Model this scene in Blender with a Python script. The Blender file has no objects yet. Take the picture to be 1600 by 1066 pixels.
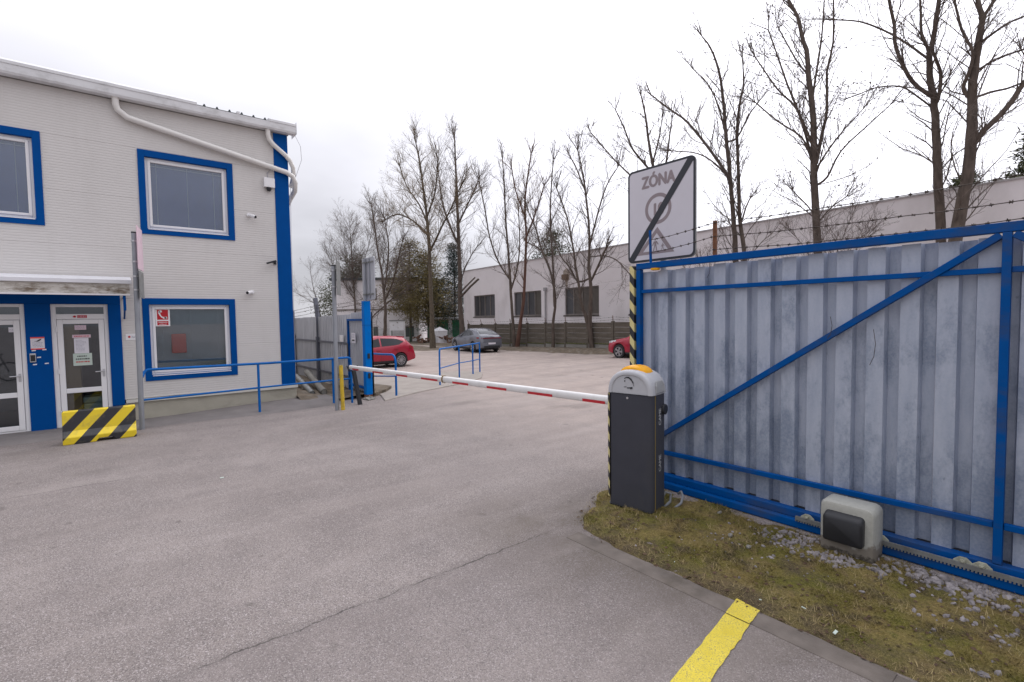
import bpy, bmesh, math, random
from mathutils import Vector, Matrix, noise
R = math.radians
scene = bpy.context.scene
COL = scene.collection

# ---------------------------------------------------------------- camera
cam_d = bpy.data.cameras.new("camera")
cam_d.lens = 17.367
cam_d.sensor_width = 36.0
cam_d.sensor_fit = 'HORIZONTAL'
cam_d.clip_start = 0.05
cam_d.clip_end = 3000
cam = bpy.data.objects.new("camera", cam_d)
COL.objects.link(cam)
rot = Matrix(((0.62969, -0.027701, 0.776352), (0.776716, 0.040757, -0.628531), (-0.014231, 0.998785, 0.047181)))
cam.matrix_world = Matrix.Translation((0, 0, 2.0)) @ rot.to_4x4()
scene.camera = cam

# ---------------------------------------------------------------- overcast sky
SUN_EL, SUN_AZ = R(50), R(96)      # azimuth measured from +X towards +Y
world = bpy.data.worlds.new("World")
scene.world = world
world.use_nodes = True
wt = world.node_tree
wt.nodes.clear()
def wn(t, **k):
    n = wt.nodes.new(t)
    for a, b in k.items():
        setattr(n, a, b)
    return n
w_out = wn('ShaderNodeOutputWorld')
w_bg = wn('ShaderNodeBackground')
w_bg.inputs['Strength'].default_value = 1.0
sky = wn('ShaderNodeTexSky', sky_type='NISHITA', sun_disc=False)
sky.sun_elevation = SUN_EL
sky.sun_rotation = R(90) - SUN_AZ
sky_s = wn('ShaderNodeVectorMath', operation='SCALE')
sky_s.inputs['Scale'].default_value = 0.08
wt.links.new(sky.outputs['Color'], sky_s.inputs[0])
tc = wn('ShaderNodeTexCoord')
sep = wn('ShaderNodeSeparateXYZ')
wt.links.new(tc.outputs['Generated'], sep.inputs[0])
# overcast luminance: zenith about three times the horizon
clampz = wn('ShaderNodeMath', operation='MAXIMUM'); clampz.inputs[1].default_value = 0.0
wt.links.new(sep.outputs['Z'], clampz.inputs[0])
grad = wn('ShaderNodeMath', operation='MULTIPLY_ADD')
grad.inputs[1].default_value = 0.85
grad.inputs[2].default_value = 0.50
wt.links.new(clampz.outputs[0], grad.inputs[0])
# brighter cloud in front of the hidden sun
SD = (math.cos(SUN_EL) * math.cos(SUN_AZ), math.cos(SUN_EL) * math.sin(SUN_AZ), math.sin(SUN_EL))
gdot = wn('ShaderNodeVectorMath', operation='DOT_PRODUCT'); gdot.inputs[1].default_value = SD
wt.links.new(tc.outputs['Generated'], gdot.inputs[0])
gmax = wn('ShaderNodeMath', operation='MAXIMUM'); gmax.inputs[1].default_value = 0.0
wt.links.new(gdot.outputs['Value'], gmax.inputs[0])
gpow = wn('ShaderNodeMath', operation='POWER'); gpow.inputs[1].default_value = 3.0
wt.links.new(gmax.outputs[0], gpow.inputs[0])
gsum = wn('ShaderNodeMath', operation='MULTIPLY_ADD'); gsum.inputs[1].default_value = 1.6
wt.links.new(gpow.outputs[0], gsum.inputs[0]); wt.links.new(grad.outputs[0], gsum.inputs[2])
# cloud banks: project the direction on a flat cloud ceiling so that they flatten towards the horizon
zoff = wn('ShaderNodeMath', operation='ADD'); zoff.inputs[1].default_value = 0.22
wt.links.new(clampz.outputs[0], zoff.inputs[0])
dx = wn('ShaderNodeMath', operation='DIVIDE'); dy = wn('ShaderNodeMath', operation='DIVIDE')
wt.links.new(sep.outputs['X'], dx.inputs[0]); wt.links.new(zoff.outputs[0], dx.inputs[1])
wt.links.new(sep.outputs['Y'], dy.inputs[0]); wt.links.new(zoff.outputs[0], dy.inputs[1])
cmb = wn('ShaderNodeCombineXYZ')
wt.links.new(dx.outputs[0], cmb.inputs[0]); wt.links.new(dy.outputs[0], cmb.inputs[1])
cl = wn('ShaderNodeTexNoise'); cl.inputs['Scale'].default_value = 0.55
cl.inputs['Detail'].default_value = 5; cl.inputs['Roughness'].default_value = 0.5
cmb.inputs[2].default_value = 3.7
wt.links.new(cmb.outputs[0], cl.inputs['Vector'])
cmap = wn('ShaderNodeMapRange')
cmap.inputs['From Min'].default_value = 0.32; cmap.inputs['From Max'].default_value = 0.68
cmap.inputs['To Min'].default_value = 0.71; cmap.inputs['To Max'].default_value = 1.30
wt.links.new(cl.outputs['Fac'], cmap.inputs['Value'])
lum = wn('ShaderNodeMath', operation='MULTIPLY')
wt.links.new(gsum.outputs[0], lum.inputs[0]); wt.links.new(cmap.outputs[0], lum.inputs[1])
ccol = wn('ShaderNodeVectorMath', operation='SCALE')
ccol.inputs[0].default_value = (0.98, 0.975, 1.05)
wt.links.new(lum.outputs[0], ccol.inputs['Scale'])
wmix = wn('ShaderNodeMix', data_type='RGBA')
wmix.inputs['Factor'].default_value = 0.93
wt.links.new(sky_s.outputs[0], wmix.inputs['A']); wt.links.new(ccol.outputs[0], wmix.inputs['B'])
wt.links.new(wmix.outputs['Result'], w_bg.inputs['Color'])
wt.links.new(w_bg.outputs[0], w_out.inputs[0])

sun_d = bpy.data.lights.new("sun", 'SUN')
sun_d.energy = 0.7
sun_d.angle = R(30)
sun_d.color = (1.0, 0.97, 0.93)
sun = bpy.data.objects.new("sun", sun_d)
COL.objects.link(sun)
sd = Vector((math.cos(SUN_EL) * math.cos(SUN_AZ), math.cos(SUN_EL) * math.sin(SUN_AZ), math.sin(SUN_EL)))
sun.rotation_euler = sd.to_track_quat('Z', 'Y').to_euler()
sun.location = sd * 60

scene.view_settings.view_transform = 'Standard'
scene.view_settings.look = 'None'
scene.view_settings.exposure = 0.1
scene.view_settings.gamma = 1.0
scene.view_settings.use_curve_mapping = False
scene.render.engine = 'CYCLES'
scene.cycles.max_bounces = 8
scene.cycles.transparent_max_bounces = 16

# ---------------------------------------------------------------- materials
def newmat(name):
    m = bpy.data.materials.new(name)
    m.use_nodes = True
    nt = m.node_tree
    p = nt.nodes['Principled BSDF']
    return m, nt, p

def N(nt, t, **k):
    n = nt.nodes.new(t)
    for a, b in k.items():
        setattr(n, a, b)
    return n

def ocoord(nt, scale=(1, 1, 1)):
    t = N(nt, 'ShaderNodeNewGeometry')
    mp = N(nt, 'ShaderNodeVectorMath', operation='MULTIPLY')
    mp.inputs[1].default_value = scale
    nt.links.new(t.outputs['Position'], mp.inputs[0])
    return mp.outputs[0]

def noise_node(nt, vec, scale, detail=4, rough=0.55):
    n = N(nt, 'ShaderNodeTexNoise')
    n.inputs['Scale'].default_value = scale
    n.inputs['Detail'].default_value = detail
    n.inputs['Roughness'].default_value = rough
    nt.links.new(vec, n.inputs['Vector'])
    return n.outputs['Fac']

def maprange(nt, v, a, b, c=0.0, d=1.0):
    n = N(nt, 'ShaderNodeMapRange')
    n.inputs['From Min'].default_value = a; n.inputs['From Max'].default_value = b
    n.inputs['To Min'].default_value = c; n.inputs['To Max'].default_value = d
    nt.links.new(v, n.inputs['Value'])
    return n.outputs[0]

def mixcol(nt, fac, a, b, blend='MIX'):
    n = N(nt, 'ShaderNodeMix', data_type='RGBA', blend_type=blend)
    for key, v in (('Factor', fac), ('A', a), ('B', b)):
        if isinstance(v, (tuple, float, int)):
            n.inputs[key].default_value = (*v, 1) if isinstance(v, tuple) else v
        else:
            nt.links.new(v, n.inputs[key])
    return n.outputs['Result']

def mmath(nt, op, a, b=None):
    n = N(nt, 'ShaderNodeMath', operation=op)
    for i, v in enumerate((a, b)):
        if v is None: continue
        if isinstance(v, (int, float)): n.inputs[i].default_value = v
        else: nt.links.new(v, n.inputs[i])
    return n.outputs[0]

def bump(nt, p, h, strength=0.3, dist=0.01):
    b = N(nt, 'ShaderNodeBump')
    b.inputs['Strength'].default_value = strength
    b.inputs['Distance'].default_value = dist
    nt.links.new(h, b.inputs['Height'])
    nt.links.new(b.outputs[0], p.inputs['Normal'])

def mat(name, col, rough=0.6, metal=0.0, var=0.12, scale=4.0, stretch=(1, 1, 1), bmp=0.0, bscale=60.0, spec=0.4,
        dirt=None, dirt_amt=0.5, dirt_scale=1.5, dirt_stretch=(1, 1, 1)):
    """base colour with low-contrast mottling, optional shaped dirt and fine relief"""
    m, nt, p = newmat(name)
    v = ocoord(nt, stretch)
    f = noise_node(nt, v, scale, 5)
    lo = tuple(c * (1 - var) for c in col); hi = tuple(min(1, c * (1 + var)) for c in col)
    c = mixcol(nt, maprange(nt, f, 0.3, 0.7), lo, hi)
    if dirt:
        g = noise_node(nt, ocoord(nt, dirt_stretch), dirt_scale, 6, 0.65)
        c = mixcol(nt, maprange(nt, g, 0.5, 0.75, 0, dirt_amt), c, dirt)
    nt.links.new(c, p.inputs['Base Color'])
    p.inputs['Roughness'].default_value = rough
    p.inputs['Metallic'].default_value = metal
    p.inputs['Specular IOR Level'].default_value = spec
    if bmp:
        h = noise_node(nt, ocoord(nt), bscale, 4)
        bump(nt, p, h, bmp, 0.01)
    return m

M = {}
M['panel'] = mat('cream_cladding', (0.605, 0.582, 0.562), 0.5, var=0.02, scale=1.2, dirt=(0.42, 0.40, 0.37), dirt_amt=0.16, dirt_scale=1.1, dirt_stretch=(1, 2.5, 0.4))
M['trimblue'] = mat('blue_sheet_trim', (0.000, 0.064, 0.265), 0.5, var=0.05, scale=3, spec=0.06)
M['gateblue'] = mat('blue_gate_paint', (0.000, 0.073, 0.285), 0.5, var=0.08, scale=7, bmp=0.08, bscale=90, spec=0.08, dirt=(0.06, 0.065, 0.075), dirt_amt=0.8, dirt_scale=2.6, dirt_stretch=(0.6, 1, 1.6))
M['postblue'] = mat('bright_blue_paint', (0.000, 0.155, 0.54), 0.5, var=0.05, scale=6, bmp=0.05, spec=0.06, dirt=(0.02, 0.10, 0.3), dirt_amt=0.4, dirt_scale=5)
M['railblue'] = mat('rail_blue_paint', (0.002, 0.115, 0.40), 0.4, var=0.06, scale=9, bmp=0.05, spec=0.15, dirt=(0.03, 0.07, 0.16), dirt_amt=0.5, dirt_scale=7)
M['white'] = mat('white_plastic', (0.78, 0.77, 0.78), 0.35, var=0.02, scale=3)
M['pipe'] = mat('cream_downpipe', (0.72, 0.70, 0.67), 0.4, var=0.04, scale=3)
M['gutter'] = mat('pale_gutter_sheet', (0.68, 0.68, 0.69), 0.42, var=0.05, scale=2, dirt=(0.33, 0.32, 0.31), dirt_amt=0.6, dirt_scale=2.2, dirt_stretch=(1, 1.2, 2))
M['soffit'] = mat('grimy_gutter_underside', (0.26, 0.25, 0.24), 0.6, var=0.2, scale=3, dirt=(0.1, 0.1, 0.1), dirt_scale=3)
M['darkroof'] = mat('dark_roof_sheet', (0.045, 0.055, 0.06), 0.5, var=0.15)
M['plinth'] = mat('beige_plinth_render', (0.40, 0.375, 0.31), 0.85, var=0.08, scale=3, bmp=0.3, bscale=50, dirt=(0.22, 0.21, 0.17), dirt_amt=0.6, dirt_scale=1.3, dirt_stretch=(1, 1, 2.5))
M['flash'] = mat('base_flashing', (0.60, 0.58, 0.53), 0.5, var=0.05)
M['darkint'] = mat('dark_interior', (0.07, 0.07, 0.075), 0.9, var=0.1)
M['blind'] = mat('sky_tinted_blind', (0.11, 0.165, 0.40), 0.6, var=0.05)  # blue of the mirrored sky is put into the blind's own colour
M['slat'] = mat('blind_slat', (0.55, 0.62, 0.66), 0.5, var=0.05)
M['red'] = mat('red_plastic', (0.85, 0.075, 0.045), 0.4, var=0.05)
M['signred'] = mat('sign_red', (0.50, 0.01, 0.02), 0.45, var=0.03)
M['tan'] = mat('tan_wood', (0.34, 0.22, 0.10), 0.5, var=0.15, scale=3, stretch=(1, 1, 0.2))
M['bin'] = mat('pale_green_plastic', (0.42, 0.50, 0.45), 0.5, var=0.05)
M['paper'] = mat('paper', (0.70, 0.68, 0.73), 0.8, var=0.03, scale=10)
M['papergreen'] = mat('greenish_paper', (0.50, 0.58, 0.52), 0.8, var=0.03, scale=10)
M['paperpink'] = mat('pinkish_paper', (0.66, 0.50, 0.56), 0.8, var=0.03, scale=10)
M['ink'] = mat('black_ink', (0.03, 0.03, 0.035), 0.6, var=0.0)
M['greyink'] = mat('grey_ink', (0.30, 0.30, 0.36), 0.6, var=0.0)
M['rubber'] = mat('black_rubber', (0.022, 0.022, 0.024), 0.75, var=0.2, scale=20)
M['blackplastic'] = mat('black_plastic', (0.022, 0.023, 0.027), 0.42, var=0.1, scale=8, bmp=0.1, bscale=200)
M['alu'] = mat('aluminium', (0.55, 0.55, 0.57), 0.35, metal=0.9, var=0.08)
M['rust'] = mat('rusty_steel', (0.16, 0.07, 0.035), 0.85, var=0.3, scale=25, bmp=0.4)
M['wire'] = mat('barbed_wire_steel', (0.07, 0.055, 0.045), 0.7, metal=0.3, var=0.3, scale=30)
M['signface'] = mat('reflective_sign_face', (0.60, 0.58, 0.63), 0.45, var=0.02, scale=6)
M['signmark'] = mat('faded_sign_mark', (0.27, 0.225, 0.24), 0.5, var=0.03, scale=6)
M['signblack'] = mat('sign_bar', (0.030, 0.033, 0.042), 0.45, var=0.05)
M['barrierdark'] = mat('charcoal_powder_coat', (0.054, 0.056, 0.070), 0.5, spec=0.2, var=0.06, scale=5, bmp=0.12, bscale=350, dirt=(0.075, 0.073, 0.072), dirt_amt=0.45, dirt_scale=2.5, dirt_stretch=(1, 1, 0.5))
M['barriergrey'] = mat('pale_grey_cap', (0.47, 0.475, 0.50), 0.42, var=0.03, scale=6, bmp=0.04, bscale=200, dirt=(0.33, 0.33, 0.33), dirt_amt=0.3, dirt_scale=8)
M['barriergrey2'] = mat('grey_cap_side', (0.36, 0.365, 0.37), 0.5, var=0.05)
M['lampyellow'] = mat('amber_lens', (0.90, 0.42, 0.01), 0.25, var=0.05)
M['letter'] = mat('pale_lettering', (0.42, 0.43, 0.44), 0.5, var=0.0)
M['yellowline'] = None
M['armwhite'] = mat('white_arm_paint', (0.74, 0.73, 0.72), 0.4, var=0.04, scale=5, dirt=(0.5, 0.48, 0.44), dirt_amt=0.4, dirt_scale=6)
M['armred'] = mat('red_reflective_tape', (0.50, 0.02, 0.03), 0.4, var=0.08, scale=12)
m, nt, p = newmat('dirty_cream_motor_case')
pos = ocoord(nt); n1 = noise_node(nt, pos, 14, 5, .6); n2 = noise_node(nt, pos, 45, 4, .6)
sp = N(nt, 'ShaderNodeSeparateXYZ'); nt.links.new(pos, sp.inputs[0])
hm = mmath(nt, 'ADD', sp.outputs['Z'], mmath(nt, 'MULTIPLY', mmath(nt, 'SUBTRACT', n1, .5), .22))
c = mixcol(nt, maprange(nt, n2, .3, .7), (.36, .36, .325), (.42, .42, .385))
c = mixcol(nt, maprange(nt, hm, .125, .16, .85, 0), c, (.165, .140, .115))
c = mixcol(nt, mmath(nt, 'MULTIPLY', maprange(nt, hm, .05, .075, .9, 0), maprange(nt, n2, .35, .55, .4, 1)), c, (.05, .043, .036))
nt.links.new(c, p.inputs['Base Color']); p.inputs['Roughness'].default_value = .5; p.inputs['Specular IOR Level'].default_value = .3
M['motor'] = m
M['motorlow'] = mat('muddy_motor_base', (0.21, 0.19, 0.165), 0.75, var=0.15, scale=9, bmp=0.1, dirt=(0.04, 0.035, 0.03), dirt_amt=0.9, dirt_scale=7)
M['steel'] = mat('grey_steel', (0.24, 0.245, 0.24), 0.55, metal=0.4, var=0.15, scale=12, dirt=(0.12, 0.10, 0.08), dirt_scale=9)
M['zincplate'] = mat('zinc_plate', (0.42, 0.42, 0.34), 0.5, metal=0.4, var=0.2, scale=18)
M['cable'] = mat('grey_conduit', (0.19, 0.20, 0.215), 0.5, var=0.05)
M['concrete'] = mat('concrete', (0.235, 0.225, 0.205), 0.9, var=0.14, scale=6, bmp=0.4, bscale=70, dirt=(0.13, 0.12, 0.10), dirt_amt=0.6, dirt_scale=3)
M['kerbstone'] = mat('flush_kerb_concrete', (0.150, 0.128, 0.112), 0.95, var=0.25, scale=5, bmp=0.5, bscale=90, dirt=(0.085, 0.070, 0.054), dirt_amt=0.9, dirt_scale=3)
M['darkconcrete'] = mat('dark_weathered_slab', (0.115, 0.098, 0.078), 0.95, var=0.25, scale=2.5, stretch=(0.4, 1, 2.5), bmp=0.5, bscale=30, dirt=(0.05, 0.045, 0.035), dirt_scale=2)
M['moss'] = mat('moss', (0.09, 0.095, 0.03), 0.95, var=0.3, scale=8, bmp=0.4)
M['plaster'] = mat('white_plaster_wall', (0.82, 0.775, 0.785), 0.9, var=0.03, scale=0.6, bmp=0.08, bscale=15, dirt=(0.46, 0.42, 0.40), dirt_amt=0.5, dirt_scale=0.35, dirt_stretch=(1, 1, 0.6))
M['plaster2'] = mat('grey_white_house_wall', (0.70, 0.67, 0.68), 0.9, var=0.04, scale=0.5)
M['stain'] = mat('soot_stain', (0.17, 0.12, 0.085), 0.9, var=0.3, scale=5)
M['winframe'] = mat('weathered_window_frame', (0.20, 0.18, 0.165), 0.8, var=0.2, scale=3)
M['dimpane'] = mat('dusty_pane', (0.075, 0.075, 0.082), 0.25, var=0.35, scale=0.9, stretch=(1, 1, 0.3))
M['dimpane2'] = mat('boarded_dusty_pane', (0.105, 0.092, 0.080), 0.5, var=0.15, scale=2)
M['bark'] = mat('grey_brown_bark', (0.098, 0.076, 0.062), 0.95, var=0.35, scale=9, stretch=(1, 1, 0.3), bmp=0.8, bscale=22)
M['barkred'] = mat('reddish_bark', (0.115, 0.060, 0.044), 0.95, var=0.3, scale=6, stretch=(1, 1, 0.3), bmp=0.6, bscale=22)
M['barkmoss'] = mat('lichened_bark', (0.095, 0.076, 0.054), 0.95, var=0.35, scale=8, bmp=0.6, bscale=22)
M['twig'] = mat('twigs', (0.135, 0.108, 0.094), 0.95, var=0.3, scale=3)
M['twigwarm'] = mat('ochre_twigs', (0.19, 0.14, 0.085), 0.95, var=0.3, scale=3)
M['deadleaf'] = mat('dry_leaf', (0.09, 0.055, 0.035), 0.9, var=0.4, scale=4)
M['pine'] = mat('pine_needles', (0.070, 0.078, 0.036), 0.9, var=0.45, scale=1.2)
M['thuja'] = mat('olive_brown_needles', (0.165, 0.135, 0.055), 0.9, var=0.4, scale=1.4)
M['spruce'] = mat('blue_grey_needles', (0.050, 0.070, 0.066), 0.9, var=0.4, scale=1.5)
M['carred'] = mat('red_car_paint', (0.32, 0.008, 0.030), 0.18, var=0.02, spec=0.6)
M['cargrey'] = mat('grey_car_paint', (0.145, 0.15, 0.175), 0.25, metal=0.3, var=0.02, spec=0.6)
M['carglass'] = mat('car_glass', (0.012, 0.015, 0.020), 0.06, var=0.0, spec=0.35)
M['taillight'] = mat('tail_light_lens', (0.22, 0.008, 0.012), 0.2, var=0.0, spec=0.6)
M['headlight'] = mat('headlight_lens', (0.55, 0.56, 0.58), 0.15, var=0.0, spec=0.8)
M['rim'] = mat('alloy_rim', (0.36, 0.36, 0.38), 0.3, metal=0.7, var=0.05)
M['green'] = mat('green_paint', (0.012, 0.14, 0.055), 0.5, var=0.1)
M['meshgreen'] = mat('green_wire_mesh', (0.035, 0.10, 0.065), 0.6, var=0.15)
M['canvas'] = mat('white_canvas', (0.72, 0.72, 0.74), 0.8, var=0.03)
M['brownhedge'] = mat('brown_timber_pile', (0.15, 0.085, 0.06), 0.95, var=0.4, scale=4, bmp=0.5)
M['stone'] = mat('crushed_stone', (0.235, 0.215, 0.22), 0.9, var=0.5, scale=14, bmp=0.4, bscale=60)
M['fencegrey'] = mat('grey_fence_sheet', (0.46, 0.47, 0.51), 0.5, metal=0.2, var=0.1, scale=2, stretch=(1, 1, 0.25), dirt=(0.32, 0.33, 0.365), dirt_scale=2)
M['fencepost'] = mat('dark_grey_post', (0.10, 0.105, 0.13), 0.55, var=0.1)
M['galvpole'] = mat('galvanised_pole', (0.30, 0.315, 0.345), 0.45, metal=0.4, var=0.12, scale=5, stretch=(1, 1, 0.5))
M['yellowpost'] = mat('yellow_post_paint', (0.58, 0.40, 0.03), 0.5, var=0.1, scale=10, dirt=(0.2, 0.15, 0.06), dirt_amt=0.7, dirt_scale=7)
M['pavement'] = mat('pale_pavement', (0.31, 0.275, 0.245), 0.95, var=0.08, scale=3, bmp=0.3, bscale=120, dirt=(0.18, 0.165, 0.15), dirt_scale=1.2)
M['apron'] = mat('worn_apron_asphalt', (0.185, 0.168, 0.163), 0.95, var=0.12, scale=3, bmp=0.4, bscale=120, dirt=(0.115, 0.105, 0.102), dirt_scale=1.4, dirt_stretch=(1, 0.4, 1))
M['dirt'] = mat('leaf_litter_soil', (0.125, 0.098, 0.070), 0.95, var=0.4, scale=4, bmp=0.8, bscale=25, dirt=(0.26, 0.235, 0.20), dirt_amt=0.8, dirt_scale=3)
M['canopyband'] = mat('white_canopy_band', (0.70, 0.70, 0.73), 0.45, var=0.03)

# galvanised sheet of the sliding gate: milky zinc with darker oxidised blotches and streaks
m, nt, p = newmat('galvanised_sheet')
v = ocoord(nt)
blot = noise_node(nt, ocoord(nt, (1, 1, 0.5)), 2.6, 9, 0.74)
fine = noise_node(nt, ocoord(nt, (1, 1, 0.22)), 13, 4, 0.6)
spang = noise_node(nt, v, 55, 2)
zs_ = N(nt, 'ShaderNodeSeparateXYZ'); nt.links.new(v, zs_.inputs[0])
zlow = maprange(nt, zs_.outputs['Z'], 0.3, 2.3, 0.085, -0.075)   # white rust settles on the lower half
c = mixcol(nt, maprange(nt, fine, 0.3, 0.7), (0.330, 0.378, 0.475), (0.425, 0.468, 0.560))
c = mixcol(nt, mmath(nt, 'MULTIPLY', maprange(nt, mmath(nt, 'ADD', blot, zlow), 0.47, 0.60, 0, 0.68), 1.0), c, (0.135, 0.182, 0.268))
c = mixcol(nt, maprange(nt, spang, 0.35, 0.65, 0.0, 0.20), c, (0.52, 0.53, 0.60))
spots = noise_node(nt, ocoord(nt, (1, 1, 0.5)), 9, 3, 0.7)
c = mixcol(nt, maprange(nt, spots, 0.70, 0.78, 0, 0.75), c, (0.085, 0.115, 0.15))
nt.links.new(c, p.inputs['Base Color'])
p.inputs['Metallic'].default_value = 0.15
p.inputs['Roughness'].default_value = 0.5
bump(nt, p, blot, 0.1, 0.02)
M['galv'] = m

# window glass: a see-through pane that also mirrors the sky
def glassmat(name, tint, refl):
    m = bpy.data.materials.new(name); m.use_nodes = True
    nt = m.node_tree; nt.nodes.clear()
    o = N(nt, 'ShaderNodeOutputMaterial'); mx = N(nt, 'ShaderNodeMixShader')
    t = N(nt, 'ShaderNodeBsdfTransparent'); t.inputs[0].default_value = (*tint, 1)
    g = N(nt, 'ShaderNodeBsdfGlossy'); g.inputs['Roughness'].default_value = 0.02
    g.inputs['Color'].default_value = (0.92, 0.95, 1.0, 1)
    f = N(nt, 'ShaderNodeFresnel'); f.inputs['IOR'].default_value = 1.5
    k = mmath(nt, 'MINIMUM', mmath(nt, 'MULTIPLY', f.outputs[0], refl), 0.9)
    nt.links.new(k, mx.inputs[0]); nt.links.new(t.outputs[0], mx.inputs[1]); nt.links.new(g.outputs[0], mx.inputs[2])
    nt.links.new(mx.outputs[0], o.inputs[0])
    return m
M['glass'] = glassmat('window_glass', (0.76, 0.80, 0.82), 2.0)
M['glass2'] = glassmat('coated_window_glass', (0.80, 0.84, 0.88), 3.2)

# asphalt: pale worn aggregate, two lanes of different age, a seam crack, dusty edges
m, nt, p = newmat('worn_asphalt')
pos = ocoord(nt)
agg = N(nt, 'ShaderNodeTexVoronoi'); agg.inputs['Scale'].default_value = 165
nt.links.new(pos, agg.inputs['Vector'])
aggc = N(nt, 'ShaderNodeSeparateColor'); nt.links.new(agg.outputs['Color'], aggc.inputs[0])
gr = noise_node(nt, pos, 160, 3, 0.7)
big = noise_node(nt, pos, 0.45, 5, 0.55)
mid = noise_node(nt, pos, 2.2, 5, 0.6)
base = mixcol(nt, maprange(nt, big, 0.35, 0.65), (0.252, 0.216, 0.200), (0.338, 0.294, 0.274))
base = mixcol(nt, maprange(nt, mid, 0.40, 0.75, 0, 0.5), base, (0.180, 0.156, 0.150))
base = mixcol(nt, maprange(nt, aggc.outputs[0], 0.0, 0.42, 0.75, 0.0), base, (0.078, 0.068, 0.068))
base = mixcol(nt, maprange(nt, aggc.outputs[1], 0.74, 0.98, 0.0, 0.8), base, (0.53, 0.48, 0.47))
base = mixcol(nt, maprange(nt, gr, 0.35, 0.7, 0.35, 0.0), base, (0.06, 0.055, 0.056))
sp = N(nt, 'ShaderNodeSeparateXYZ'); nt.links.new(pos, sp.inputs[0])
wob = noise_node(nt, pos, 3.0, 6, 0.7)
xw = mmath(nt, 'ADD', sp.outputs['X'], mmath(nt, 'MULTIPLY', mmath(nt, 'SUBTRACT', wob, 0.5), 0.16))
dseam = mmath(nt, 'ABSOLUTE', mmath(nt, 'ADD', xw, 3.31))
side = maprange(nt, xw, -3.33, -3.29, 0, 1)
ylim = maprange(nt, sp.outputs['Y'], 2.9, 3.3, 1, 0)
side = mmath(nt, 'MULTIPLY', side, ylim)
base = mixcol(nt, mmath(nt, 'MULTIPLY', side, 0.16), base, (0.165, 0.145, 0.145))
seamw = noise_node(nt, pos, 5.0, 3)
crk = maprange(nt, dseam, 0.003, 0.011, 1, 0)
crk = mmath(nt, 'MULTIPLY', crk, maprange(nt, seamw, 0.38, 0.58, 0.15, 0.85))
soft = maprange(nt, dseam, 0.0, 0.07, 0.16, 0)
crk = mmath(nt, 'MULTIPLY', mmath(nt, 'MAXIMUM', crk, soft), ylim)
base = mixcol(nt, crk, base, (0.045, 0.04, 0.038))
xw2 = mmath(nt, 'ABSOLUTE', mmath(nt, 'ADD', xw, 8.02))
crk2 = mmath(nt, 'MULTIPLY', maprange(nt, xw2, 0.004, 0.016, 0.6, 0), maprange(nt, sp.outputs['Y'], -0.2, 0.3, 1, 0))
base = mixcol(nt, crk2, base, (0.06, 0.055, 0.052))
# dust and soil that gathers beside the verge and the gate line
dust = noise_node(nt, pos, 1.6, 6, 0.65)
dy1 = maprange(nt, mmath(nt, 'ABSOLUTE', mmath(nt, 'SUBTRACT', sp.outputs['Y'], 3.25)), 0.15, 1.1, 1, 0)
dx1 = maprange(nt, sp.outputs['X'], -4.6, -3.6, 0, 1)
dd = mmath(nt, 'MULTIPLY', mmath(nt, 'MULTIPLY', dy1, dx1), maprange(nt, dust, 0.35, 0.6, 0.1, 0.75))
base = mixcol(nt, dd, base, (0.125, 0.105, 0.085))
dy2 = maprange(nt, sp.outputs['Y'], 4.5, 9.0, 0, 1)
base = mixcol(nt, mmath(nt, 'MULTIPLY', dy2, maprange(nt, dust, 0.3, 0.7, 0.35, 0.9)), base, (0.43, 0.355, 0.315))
st = noise_node(nt, ocoord(nt, (1, 0.5, 1)), 1.1, 3, 0.5)
base = mixcol(nt, maprange(nt, st, 0.63, 0.74, 0, 0.45), base, (0.15, 0.130, 0.118))
lane = noise_node(nt, ocoord(nt, (1.5, 0.10, 1)), 1.0, 4, 0.55)      # wheel tracks along the way through the gate
base = mixcol(nt, maprange(nt, lane, 0.48, 0.70, 0, 0.30), base, (0.165, 0.140, 0.132))
lane2 = noise_node(nt, ocoord(nt, (0.9, 0.16, 1)), 1.3, 5, 0.6)
base = mixcol(nt, maprange(nt, lane2, 0.52, 0.72, 0, 0.30), base, (0.36, 0.315, 0.295))
oil = noise_node(nt, pos, 3.6, 3, 0.45)
base = mixcol(nt, mmath(nt, 'MULTIPLY', maprange(nt, oil, 0.70, 0.76, 0, 0.5), maprange(nt, big, 0.42, 0.52, 0, 1)), base, (0.085, 0.072, 0.066))
nt.links.new(base, p.inputs['Base Color'])
p.inputs['Roughness'].default_value = 0.92
p.inputs['Specular IOR Level'].default_value = 0.25
bump(nt, p, mmath(nt, 'ADD', agg.outputs['Distance'], mmath(nt, 'MULTIPLY', gr, 0.5)), 0.55, 0.006)
M['asphalt'] = m

# yellow road paint worn through to the stones
m, nt, p = newmat('worn_yellow_paint')
pos = ocoord(nt)
n1 = noise_node(nt, pos, 130, 3, 0.7); n2 = noise_node(nt, pos, 9, 5, 0.6)
c = mixcol(nt, maprange(nt, n2, 0.3, 0.7), (0.56, 0.44, 0.035), (0.68, 0.55, 0.06))
wear = mmath(nt, 'MULTIPLY', maprange(nt, n1, 0.52, 0.62, 0, 1), maprange(nt, n2, 0.36, 0.60, 0.3, 1.0))
c = mixcol(nt, wear, c, (0.20, 0.17, 0.10))
nt.links.new(c, p.inputs['Base Color']); p.inputs['Roughness'].default_value = 0.8
bump(nt, p, n1, 0.5, 0.006)
M['yellowline'] = m

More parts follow.
